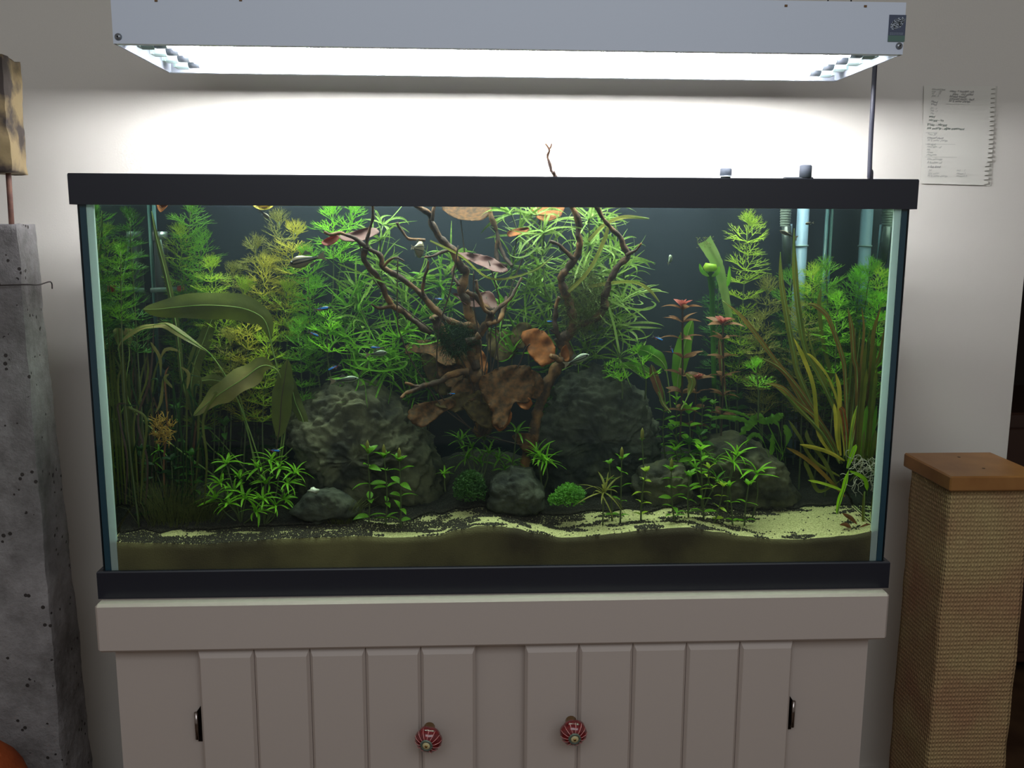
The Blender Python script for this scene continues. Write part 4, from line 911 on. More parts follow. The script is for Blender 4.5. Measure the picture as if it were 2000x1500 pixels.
for k,(bx,tx,ty,Y,mk,L) in enumerate(((225,222,760,.2,'dark',26),(262,258,720,.22,'dark',26),(300,296,700,.24,'deep',24),(345,350,640,.23,'deep',22),(385,392,740,.2,'dark',28),(352,345,800,.14,'deep',24),(410,420,800,.14,'deep',32),(432,440,830,.12,'deep',30),(470,480,800,.18,'dark',30),(240,236,830,.12,'dark',24),(330,335,900,.09,'dark',22),(380,372,890,.1,'deep',26),(500,505,850,.17,'dark',26),(545,540,800,.2,'deep',28),(205,212,880,.08,'dark',22),(610,618,700,.24,'dark',30),(640,640,720,.25,'dark',28))):
    leafy(f'shaded dark leafy stem in the left undergrowth, {NTH[k]} one listed from front left to back right' if False else f'shaded dark green leafy stem, {NTH[sorted([225,262,300,345,385,352,410,432,470,240,330,380,500,545,205,610,640]).index(bx)]} from the left in the low undergrowth',(bx,975),(tx,ty),Y,mk,L,9,9,R,group='shaded stems in the left undergrowth',name='shaded_stem_plant')
for k,(bx,tx,ty,Y) in enumerate(((1445,1440,780,.22),(1480,1485,760,.23),(1515,1520,780,.24),(1550,1555,740,.24),(1590,1590,760,.22),(1625,1628,740,.25),(1665,1668,760,.22),(1700,1700,740,.2),(1400,1405,700,.25))):
    leafy(f'shaded dark leafy stem behind the strap leaves, {NTH[[1400,1445,1480,1515,1550,1590,1625,1665,1700].index(bx)]} from the left',(bx,975),(tx,ty),Y,'dark' if k%2 else 'deep',30,10,8,R,group='shaded stems in the right undergrowth',name='shaded_stem_plant')
# --- red stem plants
for lb,tp_,bs,Y,nn,L,mk in (('tall red-topped stem plant standing right of the grassy tangle',(1333,600),(1328,860),.13,7,48,'rust'),('second red-topped stem plant, just right of the tallest one',(1412,632),(1408,860),.15,6,44,'rust'),('small rusty stem plant low between the two red-topped ones',(1360,740),(1350,860),.18,4,36,'rust')):
    a=at(bs[0],bs[1],Y); t=at(tp_[0],tp_[1],Y); th=thing('red_stem_plant',lb,'plant',a,'red stem plants'); P=catmull([a,a.lerp(t,.5)+Vector((.002,0,0)),t],6); s=px2m(Y)
    b=MB(); b.tube(P,.0016,6); b.build('stem',G['stemb'],th)
    for k in range(nn):
        f=.25+.72*k/(nn-1); x=f*(len(P)-1); i=min(int(x),len(P)-2); p=P[i].lerp(P[i+1],x-i)
        for m_ in range(4):
            an=m_*PI/2+k*.8+R.uniform(-.2,.2); d=Vector((math.cos(an),math.sin(an)*.7,.22+R.uniform(-.1,.2))).normalized(); addleaf(th,p,d,L*s*lerp(.7,1,f)*R.uniform(.8,1.1),13*s,'lance',mk if k<nn-1 else 'rust',R)
    for m_ in range(7): an=m_*.9; d=Vector((math.cos(an),math.sin(an),.9)).normalized(); tag(addleaf(th,P[-1],d,L*s*.5,12*s,'lance','red',R),'small red top leaf')
# --- grassy tangle in the centre: arching narrow leaves from knots on long stems
R=random.Random(303)
def tangle(lb,knots,Y,mk,L,n,Wp=5.0,base=None):
    k0=knots[0]; a=at(*(base or (k0[0],k0[1]+60)),Y) ; th=thing('grassy_stem_plant',lb,'plant',a,'grassy tangle at the centre back')
    pts=[a]+[at(u,v,Y+R.uniform(-.02,.02)) for u,v in knots]; P=catmull(pts,5)
    b=MB(); b.tube(P,.0012,6); b.build('stem',G['stem'],th)
    for i,p in enumerate(pts[1:]):
        ax=(pts[i+1]-pts[i]).normalized(); ax=(ax+Vector((0,-.3,.3))).normalized()
        for j in range(n):
            an=R.uniform(0,2*PI); e=R.uniform(-.5,1.1); q=ax.to_track_quat('Z','Y').to_matrix()
            d=q@Vector((math.cos(an)*math.cos(e),math.sin(an)*math.cos(e)*.55,math.sin(e)))
            l=L*px2m(Y)*R.uniform(.8,1.7)
            if p.y+d.y*l>BY-.02: d.y=-abs(d.y)
            addleaf(th,p,d.normalized(),l,Wp*px2m(Y)*R.uniform(.8,1.15),'curl',mk,R)
tg=[('left edge of the tangle, low, over the craggy rock',[(690,720),(672,660),(700,610)],.19,'green',66,11),
 ('left edge of the tangle beside the left fork of the wood',[(720,640),(700,580),(735,545)],.21,'grass',66,12),
 ('upper left of the tangle under the pink leaf',[(745,520),(742,470),(748,440)],.19,'grass',46,8),
 ('lower left of the tangle above the craggy rock',[(760,720),(745,690),(780,660)],.16,'green',66,12),
 ('behind the middle of the left wood',[(800,640),(790,590),(810,545)],.22,'grass',64,13),
 ('behind the centre stems, low',[(850,680),(850,620),(860,560)],.235,'green',62,11),
 ('upper middle behind the central branch',[(880,600),(870,540),(880,510)],.24,'grass',54,9),
 ('low beside the lotus stems on the right',[(1000,690),(1010,660),(985,600)],.17,'green',56,11),
 ('centre right behind the lotus leaves',[(1030,640),(1025,570),(1050,520)],.22,'grass',66,12),
 ('top centre just under the rim',[(1000,520),(1010,460),(1000,420)],.18,'grass',62,10),
 ('top centre right under the rim',[(1060,500),(1062,455),(1050,420)],.16,'pale',64,10),
 ('between the two right driftwood forks, high',[(1140,540),(1150,480),(1150,430)],.17,'pale',66,12),
 ('between the two right driftwood forks, middle',[(1150,620),(1160,570),(1145,530)],.20,'pale',66,13),
 ('behind the right fork, high',[(1190,560),(1195,500),(1170,440)],.22,'grass',62,11),
 ('right edge of the tangle, middle',[(1200,640),(1215,590),(1200,540)],.19,'pale',68,13),
 ('right edge of the tangle, trailing down',[(1210,700),(1205,660),(1195,620)],.16,'grass',62,11),
 ('low right above the dark layered rock',[(1130,710),(1140,680),(1160,650)],.19,'grass',60,10),
 ('middle, behind the long twig of the right wood',[(1070,640),(1075,590),(1060,560)],.21,'grass',62,12),
 ('below the left wood near the root branch',[(800,780),(800,730),(770,700)],.19,'green',60,10),
 ('behind the root branch of the left wood',[(790,720),(820,700),(850,690)],.21,'green',58,9),
 ('low at the left, spilling over the craggy rock',[(700,740),(720,705),(700,690)],.14,'green',52,9),
 ('behind the leftmost twig of the wood',[(690,640),(680,600),(700,560)],.23,'green',60,10),
 ('at the right under the arching strap leaf',[(1220,560),(1215,520),(1200,490)],.20,'grass',52,9),
 ('in shade under the left wood',[(840,760),(835,730),(820,690)],.2,'deep',58,10),
 ('in shade between lotus leaves and dark layered rock',[(1085,800),(1075,770),(1065,720)],.2,'deep',40,9)]
for lb,kn,Y,mk,L,n in tg: tangle('grass-leaved stem plant '+lb,kn,Y,mk,L,int(n*1.75),4.4,base=(kn[0][0]+R.uniform(-8,8),kn[0][1]+80))
for lb,P,Y,hw,mk in (('long drooping strap leaf trailing right from the tangle',[(1150,560),(1200,552),(1240,552),(1268,566),(1288,590)],.12,4,'olive'),('long arching strap leaf reaching right under the rim',[(1150,470),(1180,440),(1220,424),(1268,427)],.12,4.5,'olive'),('long curled hooked leaf low at the right of the tangle',[(1180,580),(1220,600),(1260,605),(1280,596),(1272,588)],.12,2.6,'pale'),('long pale leaf hanging over the dark layered rock',[(1190,600),(1200,640),(1208,680),(1212,690)],.1,2.6,'pale'),
  ('long looping bright leaf low left of the tangle',[(690,690),(700,715),(740,725),(780,720),(794,712),(790,706),(760,714)],.1,2.6,'green'),('long leaf crossing in front of the left wood',[(660,515),(720,540),(800,575),(850,625)],.07,2.0,'grass'),('long leaf arching over the lotus stems',[(840,470),(900,500),(960,545),(1040,530),(1080,500)],.08,2.6,'olive'),('broad olive strap leaf slanting up right of the forked wood',[(1110,570),(1150,530),(1180,470),(1190,430)],.1,5,'olive')):
    p=at(*P[0],Y); th=thing('strap_leaf',lb,'plant',p,'loose long leaves around the tangle'); W_=catmull([at(u,v,Y+.004*i) for i,(u,v) in enumerate(P)],6); n=len(W_)
    b=MB(); b.leaf(W_,[hw*px2m(Y)*(.35+.65*math.sin(PI*min(1,.15+.85*i/(n-1)))) for i in range(n)],roll=lambda t:.7*math.sin(t*4),fold=.2); b.build('blade',G[mk],th)
    b=MB(); b.tube(W_,.0004,5); b.build('midrib',G['pale'],th)
# --- lotus
def pad(parent,poly,Y,tilt,mk,seed=0,amp=.004,name='leaf',th_=.0006):
    n=len(poly); cu_=sum(p[0] for p in poly)/n; cv_=sum(p[1] for p in poly)/n
    out=[]
    for i in range(n):
        a=poly[i-1];q=poly[i];c=poly[(i+1)%n];d=poly[(i+2)%n]
        for k in range(5):
            t=k/5; f=lambda i_:.5*(2*q[i_]+(c[i_]-a[i_])*t+(2*a[i_]-5*q[i_]+4*c[i_]-d[i_])*t*t+(3*q[i_]-a[i_]-3*c[i_]+d[i_])*t**3); out.append((f(0),f(1)))
    if name=='leaf' and mk!='red':
        out=[(cu_+(u-cu_)*(1+fr),cv_+(v-cv_)*(1+fr)) for (u,v) in out for fr in (.09*noise.noise(Vector((u*.11+seed,v*.11,2)))+.05*noise.noise(Vector((u*.3,v*.3,seed))),)]
    m_=len(out); s=px2m(Y); b=MB(); rings=7
    def P_(u,v,r):
        y=Y+tilt*(v-cv_)*s*-1+amp*noise.noise(Vector((u*.045+seed,v*.045,seed)))*(.4+r)+amp*1.1*r*r*math.sin((u+v)*.16+seed)+.9*tilt*s*8*(1-r*r)
        return at(u,v,max(.03,min(.27,y)))
    f0=[P_(cu_,cv_,0)]
    for k in range(1,rings+1):
        r=k/rings
        for (u,v) in out: f0.append(P_(lerp(cu_,u,r),lerp(cv_,v,r),r))
    fs=[(0,1+(i+1)%m_,1+i) for i in range(m_)]
    for k in range(rings-1):
        for i in range(m_): fs.append((1+k*m_+i,1+k*m_+(i+1)%m_,1+(k+1)*m_+(i+1)%m_,1+(k+1)*m_+i))
    b.add(f0,fs); N0=len(f0); b.add([p+Vector((0,th_,0)) for p in f0],[tuple(reversed(q)) for q in fs])
    for i in range(m_): a_=1+(rings-1)*m_+i; c_=1+(rings-1)*m_+(i+1)%m_; b.f.append((a_,c_,c_+N0,a_+N0)); b.mi.append(0)
    return b.build(name,G[mk],parent)
lo=thing('tiger_lotus','reddish brown water lily plant with broad wavy leaves at the centre','plant',at(940,850,.12),None)
for poly,Y,tl,mk,sd_ in (
 ([(936,745),(955,726),(985,716),(1020,714),(1040,722),(1044,762),(1030,786),(1006,786),(998,800),(990,828),(974,840),(962,826),(960,806),(944,776)],.09,.5,'lotus',1),
 ([(850,792),(880,774),(915,764),(950,766),(962,790),(968,838),(946,832),(920,818),(902,794),(888,806),(872,798)],.105,.6,'lotus2',2),
 ([(796,808),(810,790),(842,784),(880,778),(890,792),(866,806),(846,822),(824,834),(802,824)],.10,.6,'lotus',3),
 ([(790,690),(800,668),(830,664),(870,672),(905,688),(898,706),(878,716),(858,708),(840,692),(812,688)],.16,.9,'lotus',4),
 ([(1018,652),(1050,642),(1078,664),(1084,700),(1062,716),(1044,704),(1030,684)],.10,.5,'lotus3',5),
 ([(952,650),(985,646),(1012,668),(1004,698),(978,706),(956,690)],.16,.8,'lotus2',6),
 ([(918,680),(934,676),(952,704),(948,738),(936,740),(926,708)],.15,.6,'lotus3',7),
 ([(1000,852),(1020,846),(1046,852),(1048,872),(1038,884),(1022,880),(1012,868)],.12,.4,'lotus',8),
 ([(660,462),(690,452),(722,444),(742,452),(718,466),(698,472),(672,470)],.09,1.2,'pink',9),
 ([(628,472),(650,460),(664,462),(652,476),(636,480)],.085,.6,'red',10),
 ([(892,494),(932,496),(962,503),(980,516),(994,530),(970,532),(946,522),(914,508)],.10,1.0,'pink',11),
 ([(868,400),(955,400),(952,424),(925,432),(896,428),(874,418)],.17,1.5,'lotus',12),
 ([(1038,400),(1100,400),(1092,424),(1066,432),(1048,424)],.16,1.5,'lotus3',13),
 ([(992,452),(1010,446),(1032,444),(1030,452),(1008,460),(994,462)],.12,1.0,'lotus3',14),
 ([(1095,690),(1100,676),(1108,676),(1112,700),(1104,706)],.11,.5,'lotus3',15),
 ([(935,575),(960,570),(972,600),(962,606),(944,590)],.14,.8,'pink',16),
 ([(886,574),(910,576),(938,590),(936,600),(912,596)],.12,.8,'pink',17),
 ([(820,680),(850,694),(872,730),(884,760),(860,772),(840,748),(824,712)],.17,.5,'lotus2',19),
 ([(1040,640),(1020,630),(1000,645),(1002,672),(1022,680)],.15,.5,'lotus2',20),
 ([(880,760),(900,740),(930,745),(944,772),(915,784),(892,782)],.125,.5,'lotus',21),([(1008,780),(1030,776),(1040,786),(1032,800),(1016,796)],.088,.4,'lotus3',22),([(964,806),(985,800),(1000,808),(994,828),(976,842),(962,828)],.083,.4,'lotus3',23),([(905,788),(940,784),(962,800),(966,826),(950,836),(925,822)],.098,.5,'lotus2',24),([(1000,720),(1046,724),(1062,750),(1050,778),(1020,770)],.11,.6,'lotus',25),([(866,690),(900,700),(915,728),(900,760),(868,752),(852,720)],.15,.6,'lotus',26)):
    l=pad(lo,poly,Y,tl,mk,sd_)
    if mk=='pink': tag(l,'pinkish leaf')
    elif mk=='lotus3': tag(l,'orange-brown leaf')
for L,Ya,Yb in (([(940,850),(946,740),(952,690),(952,644),(950,580)],.12,.15),([(940,850),(870,800),(840,760),(808,712),(786,664),(776,620),(777,500)],.12,.08),([(930,850),(862,775),(856,752),(853,700),(858,640),(880,564),(895,480)],.12,.07),
  ([(935,850),(942,736),(936,660),(926,600),(925,530)],.11,.1),([(940,850),(957,740),(958,660),(965,600)],.12,.1),([(945,850),(972,730),(968,646),(975,590),(955,510)],.12,.1),([(942,850),(1010,720),(1025,684),(1035,672)],.12,.1),([(945,850),(1020,870)],.12,.12),
  ([(935,850),(905,760),(912,690),(922,640),(915,560),(900,430)],.13,.17),([(940,850),(962,720),(1000,560),(1055,430)],.13,.16),([(940,850),(900,700),(740,560),(700,470)],.13,.09)):
    W_=catmull([at(u,v,lerp(Ya,Yb,i/(len(L)-1))) for i,(u,v) in enumerate(L)],6); b=MB(); b.tube(W_,.0011,6); b.build('petiole',G['stemb'],lo)
# --- sword plant, left
def blade(parent,P,Y,hwpx,mk,prof='lance',roll=0,wave=.15,seed=0,name='leaf',Yb=None,rib='pale',start=0,fold=.25,wf=3):
    Yb=Y if Yb is None else Yb
    W_=catmull([atc(p[0],p[1],lerp(Y,Yb,i/(len(P)-1)),.008) for i,p in enumerate(P)],7); n=len(W_); s=px2m(Y); Wd=[]
    for i in range(n):
        t=i/(n-1)
        if t<start: w_=.07
        else:
            q=(t-start)/(1-start); w_=max(.05,(math.sin(PI*q**.9))**.75) if prof=='lance' else (min(1,.4+q*2.2)*min(1,(1-q)*5+.06))
        Wd.append(hwpx*s*w_)
    b=MB(); b.leaf(W_,Wd,roll=roll,fold=fold,wave=wave,wf=wf,rs=seed); l=b.build(name,G[mk],parent)
    if rib:
        b=MB(); b.tube([p+Vector((0,-.0004,0)) for p in W_],[lerp(.0012,.0004,i/(n-1)) for i in range(n)],6); b.build('midrib',G[rib],l)
    return l
sw=thing('sword_plant','large sword plant with long broad olive-brown leaves at the left','plant',at(520,960,.1))
blade(sw,[(545,900),(552,830),(545,740),(532,680),(520,632),(500,612),(462,600),(400,596),(345,600),(305,604),(280,604)],.10,26,'sword',start=.33,seed=1,Yb=.07,roll=.15,wf=3)
blade(sw,[(520,940),(480,820),(447,745),(413,694),(387,674),(348,648),(322,632),(296,636),(270,642),(240,662),(226,684)],.11,9,'tan',start=.3,seed=2,Yb=.07,wave=.3,roll=1.0)
blade(sw,[(545,930),(560,800),(548,735),(530,716),(508,716),(478,738),(440,762),(412,782),(378,812)],.10,23,'tan',start=.36,seed=3,Yb=.05,wave=.32,roll=.1)
blade(sw,[(500,920),(470,780),(446,752),(416,742),(388,745)],.12,11,'sword',start=.5,seed=4,roll=.1)
blade(sw,[(540,930),(541,870),(546,835),(550,780),(556,740),(562,702)],.085,20,'sword',start=.28,seed=5,wave=.16,rib='stemb')
blade(sw,[(500,940),(430,860),(376,800),(378,720),(398,665),(415,622),(430,600)],.15,14,'sword',start=.25,seed=6,wave=.15)
blade(sw,[(490,940),(400,860),(360,760),(345,640),(325,540),(306,465),(296,412)],.17,6,'sword',start=.2,seed=7,wave=.1)
blade(sw,[(510,940),(470,800),(440,740),(420,700)],.14,14,'sword',start=.3,seed=8)
blade(sw,[(500,940),(590,850),(575,780),(566,730)],.12,12,'sword',start=.3,seed=9)
blade(sw,[(420,930),(250,800),(215,690),(190,650),(178,640)],.12,9,'tan',start=.55,seed=10,wave=.3)
# --- brown thin-leaved stems, far left
R=random.Random(8)
bs=thing('brown_stem_plant','clump of thin brown and olive stems at the dark far left of the tank','plant',at(300,970,.12))
for k in range(34):
    x0=R.uniform(205,400); h_=R.uniform(620,800); Y=R.uniform(.05,.2)
    P=[(x0,985),(x0+R.uniform(-8,8),900),(x0+R.uniform(-16,16),820),(x0+R.uniform(-26,26),max(h_,740)),(x0+R.uniform(-30,30),h_)]
    blade(bs,P,Y,R.uniform(1.4,2.6),R.choice(['sword','stemb','rust','dark','sword','dark']),prof='strap',seed=k,roll=R.uniform(-.6,.6),rib=None,wave=.1)
for P in ([(314,735),(312,700),(300,678),(294,668)],[(314,700),(322,684),(338,682),(354,690)],[(318,740),(316,770),(312,790),(303,808)],[(365,760),(368,730),(352,716)],[(340,760),(322,740),(330,730)]):
    blade(bs,P,.06,3.2,'tan',seed=3,rib=None)
b=MB()
def sprig(b,c,n,s,R):
    for k in range(n):
        d=Vector((R.uniform(-1,1),R.uniform(-.6,.6),R.uniform(-.5,1))).normalized(); p=c+Vector((R.uniform(-1,1)*s*.9,R.uniform(-.5,.5)*s,R.uniform(-1.3,1)*s))
        e=p+d*.012; b.tube([p,e],[.0008,.0004],4); q=p.lerp(e,.5); b.tube([q,q+(d+Vector((R.uniform(-1,1),0,R.uniform(-1,1)))).normalized()*.007],[.0006,.0003],4)
sprig(b,at(318,838,.065),110,.017,R); y=b.build('yellow_moss',mat('yellow_moss_leaf',srgb(184,150,64),.7,.4),origin=at(318,860,.065)); tag(y,'yellow forked moss tuft among the dark stems at left','moss',kind='stuff')
# --- strap leaved plants at right
vp=thing('strap_leaved_plant','tall clump of olive and brown strap leaves fanning out at the right','plant',at(1650,930,.1))
V=[([(1654,900),(1640,826),(1601,736),(1576,690),(1565,644),(1556,578),(1551,503),(1551,446)],.11,5.5,'blade'),
 ([(1645,905),(1600,820),(1560,730),(1551,690),(1540,633),(1527,556),(1524,492)],.13,6,'blade'),
 ([(1640,900),(1612,846),(1567,784),(1539,736),(1510,699),(1483,662),(1448,618),(1411,587)],.12,4.5,'bladeb'),
 ([(1654,890),(1654,812),(1651,734),(1646,699),(1628,644),(1613,613),(1591,596),(1575,594)],.09,5,'bladeb'),
 ([(1660,890),(1682,812),(1674,728),(1668,699),(1664,644),(1656,600)],.1,4.6,'bladeb'),
 ([(1668,900),(1690,850),(1704,760),(1706,688),(1701,644),(1683,600)],.1,4,'bladeb'),
 ([(1672,900),(1690,830),(1705,760),(1721,699),(1738,668)],.09,4,'blade'),
 ([(1642,890),(1637,840),(1640,770),(1632,728)],.06,4,'bladey'),([(1638,880),(1634,845),(1632,810),(1629,788)],.06,4,'bladey'),([(1654,880),(1652,840),(1646,804),(1640,796)],.055,5,'lotus3'),
 ([(1658,890),(1661,870),(1665,834),(1674,792)],.05,4.5,'lime'),
 ([(1640,900),(1629,868),(1598,820),(1556,784),(1528,758),(1494,748)],.1,4.5,'bladeb'),([(1640,905),(1606,846),(1560,798),(1534,770)],.08,5,'blade'),
 ([(1640,890),(1600,820),(1560,760),(1525,720),(1490,700)],.12,5,'bladeb'),([(1635,890),(1590,830),(1540,775),(1500,740)],.14,4,'blade'),
 ([(1650,900),(1623,885),(1598,876),(1562,868)],.05,4,'bladey'),([(1650,970),(1606,924),(1570,893),(1536,874)],.06,4,'bladeb'),
 ([(1636,1003),(1640,980),(1650,950),(1658,918)],.035,7,'neon'),([(1655,915),(1662,895),(1668,880),(1672,868)],.04,5,'neon'),
 ([(1650,960),(1612,946),(1578,938)],.045,3.5,'lime'),([(1660,920),(1688,935),(1716,958)],.045,4,'neon'),
 ([(1690,900),(1716,870),(1716,820),(1696,792)],.07,4,'green'),([(1655,890),(1650,830),(1640,780),(1600,720),(1575,640)],.13,4,'blade'),
 ([(1640,900),(1600,850),(1590,760),(1570,700),(1550,660)],.08,4,'bladey'),([(1650,890),(1640,800),(1620,740),(1590,700),(1575,690)],.07,3.6,'bladey'),
 ([(1665,900),(1690,800),(1700,720),(1690,660)],.12,4.5,'blade'),([(1650,900),(1672,790),(1668,700),(1690,640)],.14,4.5,'blade'),([(1680,900),(1712,800),(1722,720),(1725,640)],.12,4,'blade'),
 ([(1655,890),(1630,760),(1610,680),(1600,600),(1605,560)],.15,4,'blade'),([(1640,930),(1590,900),(1560,850),(1540,820)],.09,4,'blade'),([(1640,960),(1610,900),(1580,860),(1575,840)],.07,4,'sword'),
 ([(1690,960),(1716,1000),(1726,1020)],.05,5,'blade'),([(1680,900),(1700,820),(1720,760),(1740,720)],.08,4,'blade'),([(1640,940),(1600,960),(1580,920),(1570,900)],.06,4,'sword'),([(1660,940),(1690,910),(1700,870),(1688,840)],.07,4,'sword')]
for k,(P,Y,hw,mk) in enumerate(V):
    l=blade(vp,P,Y,hw,mk,prof='strap',seed=k,roll=(k*.7)%1.2-.6,wave=.08,rib='pale' if hw>4.4 else None,Yb=Y*.9)
    if mk in('neon','lotus3'): tag(l,'fresh yellow-green leaf' if mk=='neon' else 'orange decaying leaf')
b=MB(); R=random.Random(31)
for k in range(46):
    p=atc(R.uniform(1668,1712),R.uniform(890,945),R.uniform(.03,.06)); P=[p]; d=Vector((R.uniform(-1,1),R.uniform(-.3,.3),R.uniform(-1,.5))).normalized()
    for i in range(7): d=(d+Vector((R.uniform(-.9,.9),R.uniform(-.4,.4),R.uniform(-.9,.8)))).normalized(); p=p+d*.0045; P.append(p)
    b.tube(catmull(P,2),.00042,4)
tag(b.build('roots',G['root'],vp),'tangle of fine white roots',kind='stuff')
R=random.Random(9)
for lb,P in (('rusty fallen leaf on the sand at the right, upper of three',[(1646,1003),(1660,1012),(1674,1024)]),('rusty fallen leaf on the sand at the right, left of three',[(1640,1025),(1652,1026),(1664,1034)]),('rusty fallen leaf on the sand at the right against the side glass',[(1680,1029),(1696,1028),(1712,1034)])):
    W_=catmull([at(u,v,.028+.004*i) for i,(u,v) in enumerate(P)],5); n=len(W_); th=thing('fallen_leaf',lb,'leaf',W_[0],'fallen leaves on the sand')
    b=MB(); b.leaf(W_,[.004*max(.1,math.sin(PI*i/(n-1))) for i in range(n)],fold=.5,roll=.4); b.build('blade',G['rust'],th); b=MB(); b.tube(W_,.0005,5); b.build('midrib',G['lotus3'],th)
# ragged mossy fronds over the sloping rock
rf=thing('ragged_frond_plant','ragged green mossy fronds floating over the sloping rock at right','plant',at(1530,905,.13))
for P,hw in (([(1530,890),(1470,830),(1430,816),(1385,815)],5),([(1530,890),(1490,815),(1465,830),(1445,850)],9),([(1530,890),(1500,826),(1520,815),(1530,808)],8),([(1520,900),(1510,850),(1508,880),(1504,888)],5),([(1530,890),(1470,822),(1440,806),(1400,798)],3),([(1530,900),(1520,830),(1490,822),(1470,815)],7),([(1525,900),(1540,850),(1530,830)],7),([(1510,920),(1490,860),(1470,850),(1455,870)],5)):
    blade(rf,P,.13,hw,'green',seed=hw,wave=.7,wf=7,rib=None,start=.3)
# cut thick ribbed leaves
cl=thing('cut_celery_leaf','thick pale green cut leaf stalks standing right of the dark gap','plant',at(1400,760,.2))
b=MB(); b.tube(catmull([at(1395,760,.2),at(1392,640,.2),at(1390,560,.19),at(1385,530,.18)],6),[.0042]*6+[.0046]*6+[.0055]*6+[.006],10); b.build('stalk',G['deep'],cl)
b=MB(); W_=catmull([at(1425,620,.2),at(1412,550,.19),at(1400,510,.18),at(1378,470,.17)],6); b.leaf(W_,[lerp(.006,.0125,i/(len(W_)-1)) for i in range(len(W_))],fold=.5,wave=.1,nw=3); b.build('cut_blade',G['pale'],cl)
b=MB(); e=W_[-1]
for k in range(60): q=e+Vector((R.uniform(-.014,.012),R.uniform(-.002,.002),R.uniform(-.012,.006))); b.tube([q,q+Vector((R.uniform(-.004,.003),0,R.uniform(-.003,.004)))],.0003,3)
tag(b.build('fuzz',G['olive'],cl),kind='stuff')
b=MB(); c=at(1387,523,.17); b.tube([c+Vector((0,0,-.006)),c,c+Vector((.001,0,.007))],[.008,.012,.009],12); b.build('cut_end',G['lime'],cl)
for P in ([(1385,540),(1372,530),(1366,515)],[(1390,540),(1402,532),(1405,520)],[(1420,560),(1424,545),(1425,520)]): blade(cl,P,.17,4,'bright',rib=None)
# broad green leaves right of centre
bl=thing('broad_leaved_plant','broad green leaved plant behind the tall red-topped stem','plant',at(1330,800,.2))
blade(bl,[(1320,800),(1325,730),(1338,670),(1352,625)],.17,17,'green',start=.15,seed=1,wave=.1); blade(bl,[(1310,800),(1300,720),(1270,690),(1235,680)],.16,14,'green',start=.3,seed=2,wave=.3); blade(bl,[(1300,800),(1290,750),(1240,715),(1195,718)],.15,8,'green',start=.3,seed=3)
blade(bl,[(1330,800),(1345,770),(1352,745),(1340,730)],.1,8,'olive',start=.3,seed=4); blade(bl,[(1300,800),(1290,770),(1278,735),(1272,712)],.14,9,'rust',start=.2,seed=5); blade(bl,[(1420,800),(1412,740),(1408,690),(1405,660)],.2,6,'rust',start=.1,seed=6)
blade(bl,[(1310,805),(1296,790),(1290,775),(1285,765)],.11,4,'tan',seed=7)
# --- moss tufts and hair grass
def mosstuft(label,c,rx,rz,Y,mk,n,seed,cat='moss',name='moss_tuft'):
    R=random.Random(seed); b=MB(); c=atc(c[0],c[1],Y); s=px2m(Y); rx*=s; rz*=s
    for k in range(n):
        a=R.uniform(0,2*PI); e=R.uniform(-.6,1.5); r=R.random()**.4
        p=c+Vector((math.cos(a)*math.cos(e)*rx,math.sin(a)*math.cos(e)*min(rx,.022),math.sin(e)*rz))*r
        d=Vector((R.uniform(-1,1),R.uniform(-1,1),R.uniform(-.3,1))).normalized(); l=R.uniform(.0028,.0052); q=d.orthogonal().normalized()*.0011
        b.add([p,p+d*l*.5+q,p+d*l,p+d*l*.5-q],[(0,1,2,3)])
    return tag(b.build(name,G[mk],origin=c,smooth=False),label,cat,kind='stuff')
mosstuft('dark green moss tuft left of the small rounded rock',(918,955),34,38,.075,'moss',3000,1)
mosstuft('bright green moss cushion right of the small rounded rock',(1112,970),32,26,.06,'mossb',2600,2)
mosstuft('small bright moss sprig beside the bright moss cushion',(1085,978),16,14,.055,'mossb',500,3)
def threads(label,c,rx,rz,Y,mk,n,seed,name='hanging_moss',cat='moss',L=.02):
    R=random.Random(seed); b=MB(); s=px2m(Y); cc=at(c[0],c[1],Y)
    for k in range(n):
        a=R.uniform(0,2*PI); r=R.random()**.5; p=cc+Vector((math.cos(a)*rx*s*r,R.uniform(-.02,.02),math.sin(a)*rz*s*r)); d=Vector((R.uniform(-1,1),R.uniform(-.6,.6),R.uniform(-1,.6))).normalized(); P=[p]
        for i in range(3): d=(d+Vector((R.uniform(-.6,.6),R.uniform(-.4,.4),R.uniform(-.7,.5)))).normalized(); P.append(P[-1]+d*L/3)
        b.tube(P,.00028,3,cap=False)
    return tag(b.build(name,G[mk],origin=cc,smooth=False),label,cat,kind='stuff')
threads('olive thread moss hanging on the fork of the right driftwood',(1140,590),46,62,.13,'algae',1100,5)
threads('dark thread moss wrapped round the joint of the left driftwood',(890,660),34,34,.10,'dark',700,6)
def hair(label,c,w_,h_,Y,mk,n,seed):
    R=random.Random(seed); b=MB(); s=px2m(Y); cc=at(c[0],c[1],Y); cc.z=sand(cc.x,cc.y)
    for k in range(n):
        x=R.gauss(0,.28); p=cc+Vector((x*w_*s,R.uniform(-.012,.012),0)); e=p+Vector(((x*.9+R.uniform(-.3,.3))*w_*s,R.uniform(-.01,.01),h_*s*R.uniform(.5,1))); m_=p.lerp(e,.6)+Vector((-x*w_*s*.25,0,h_*s*.08))
        b.tube([p,m_,e],[.0004,.0003,.0002],3,cap=False)
    return tag(b.build('hair_grass_tuft',G[mk],origin=cc,smooth=False),label,'grass',kind='stuff')
hair('brownish hair grass tuft right of the low flat rock',(668,1005),46,52,.06,'hair',260,1)
hair('brownish hair grass tuft under the yellow moss at left',(330,990),90,100,.07,'hair',240,2)
hair('low hair grass beside the dark hidden rock at left',(385,1000),70,60,.08,'hair',260,3)
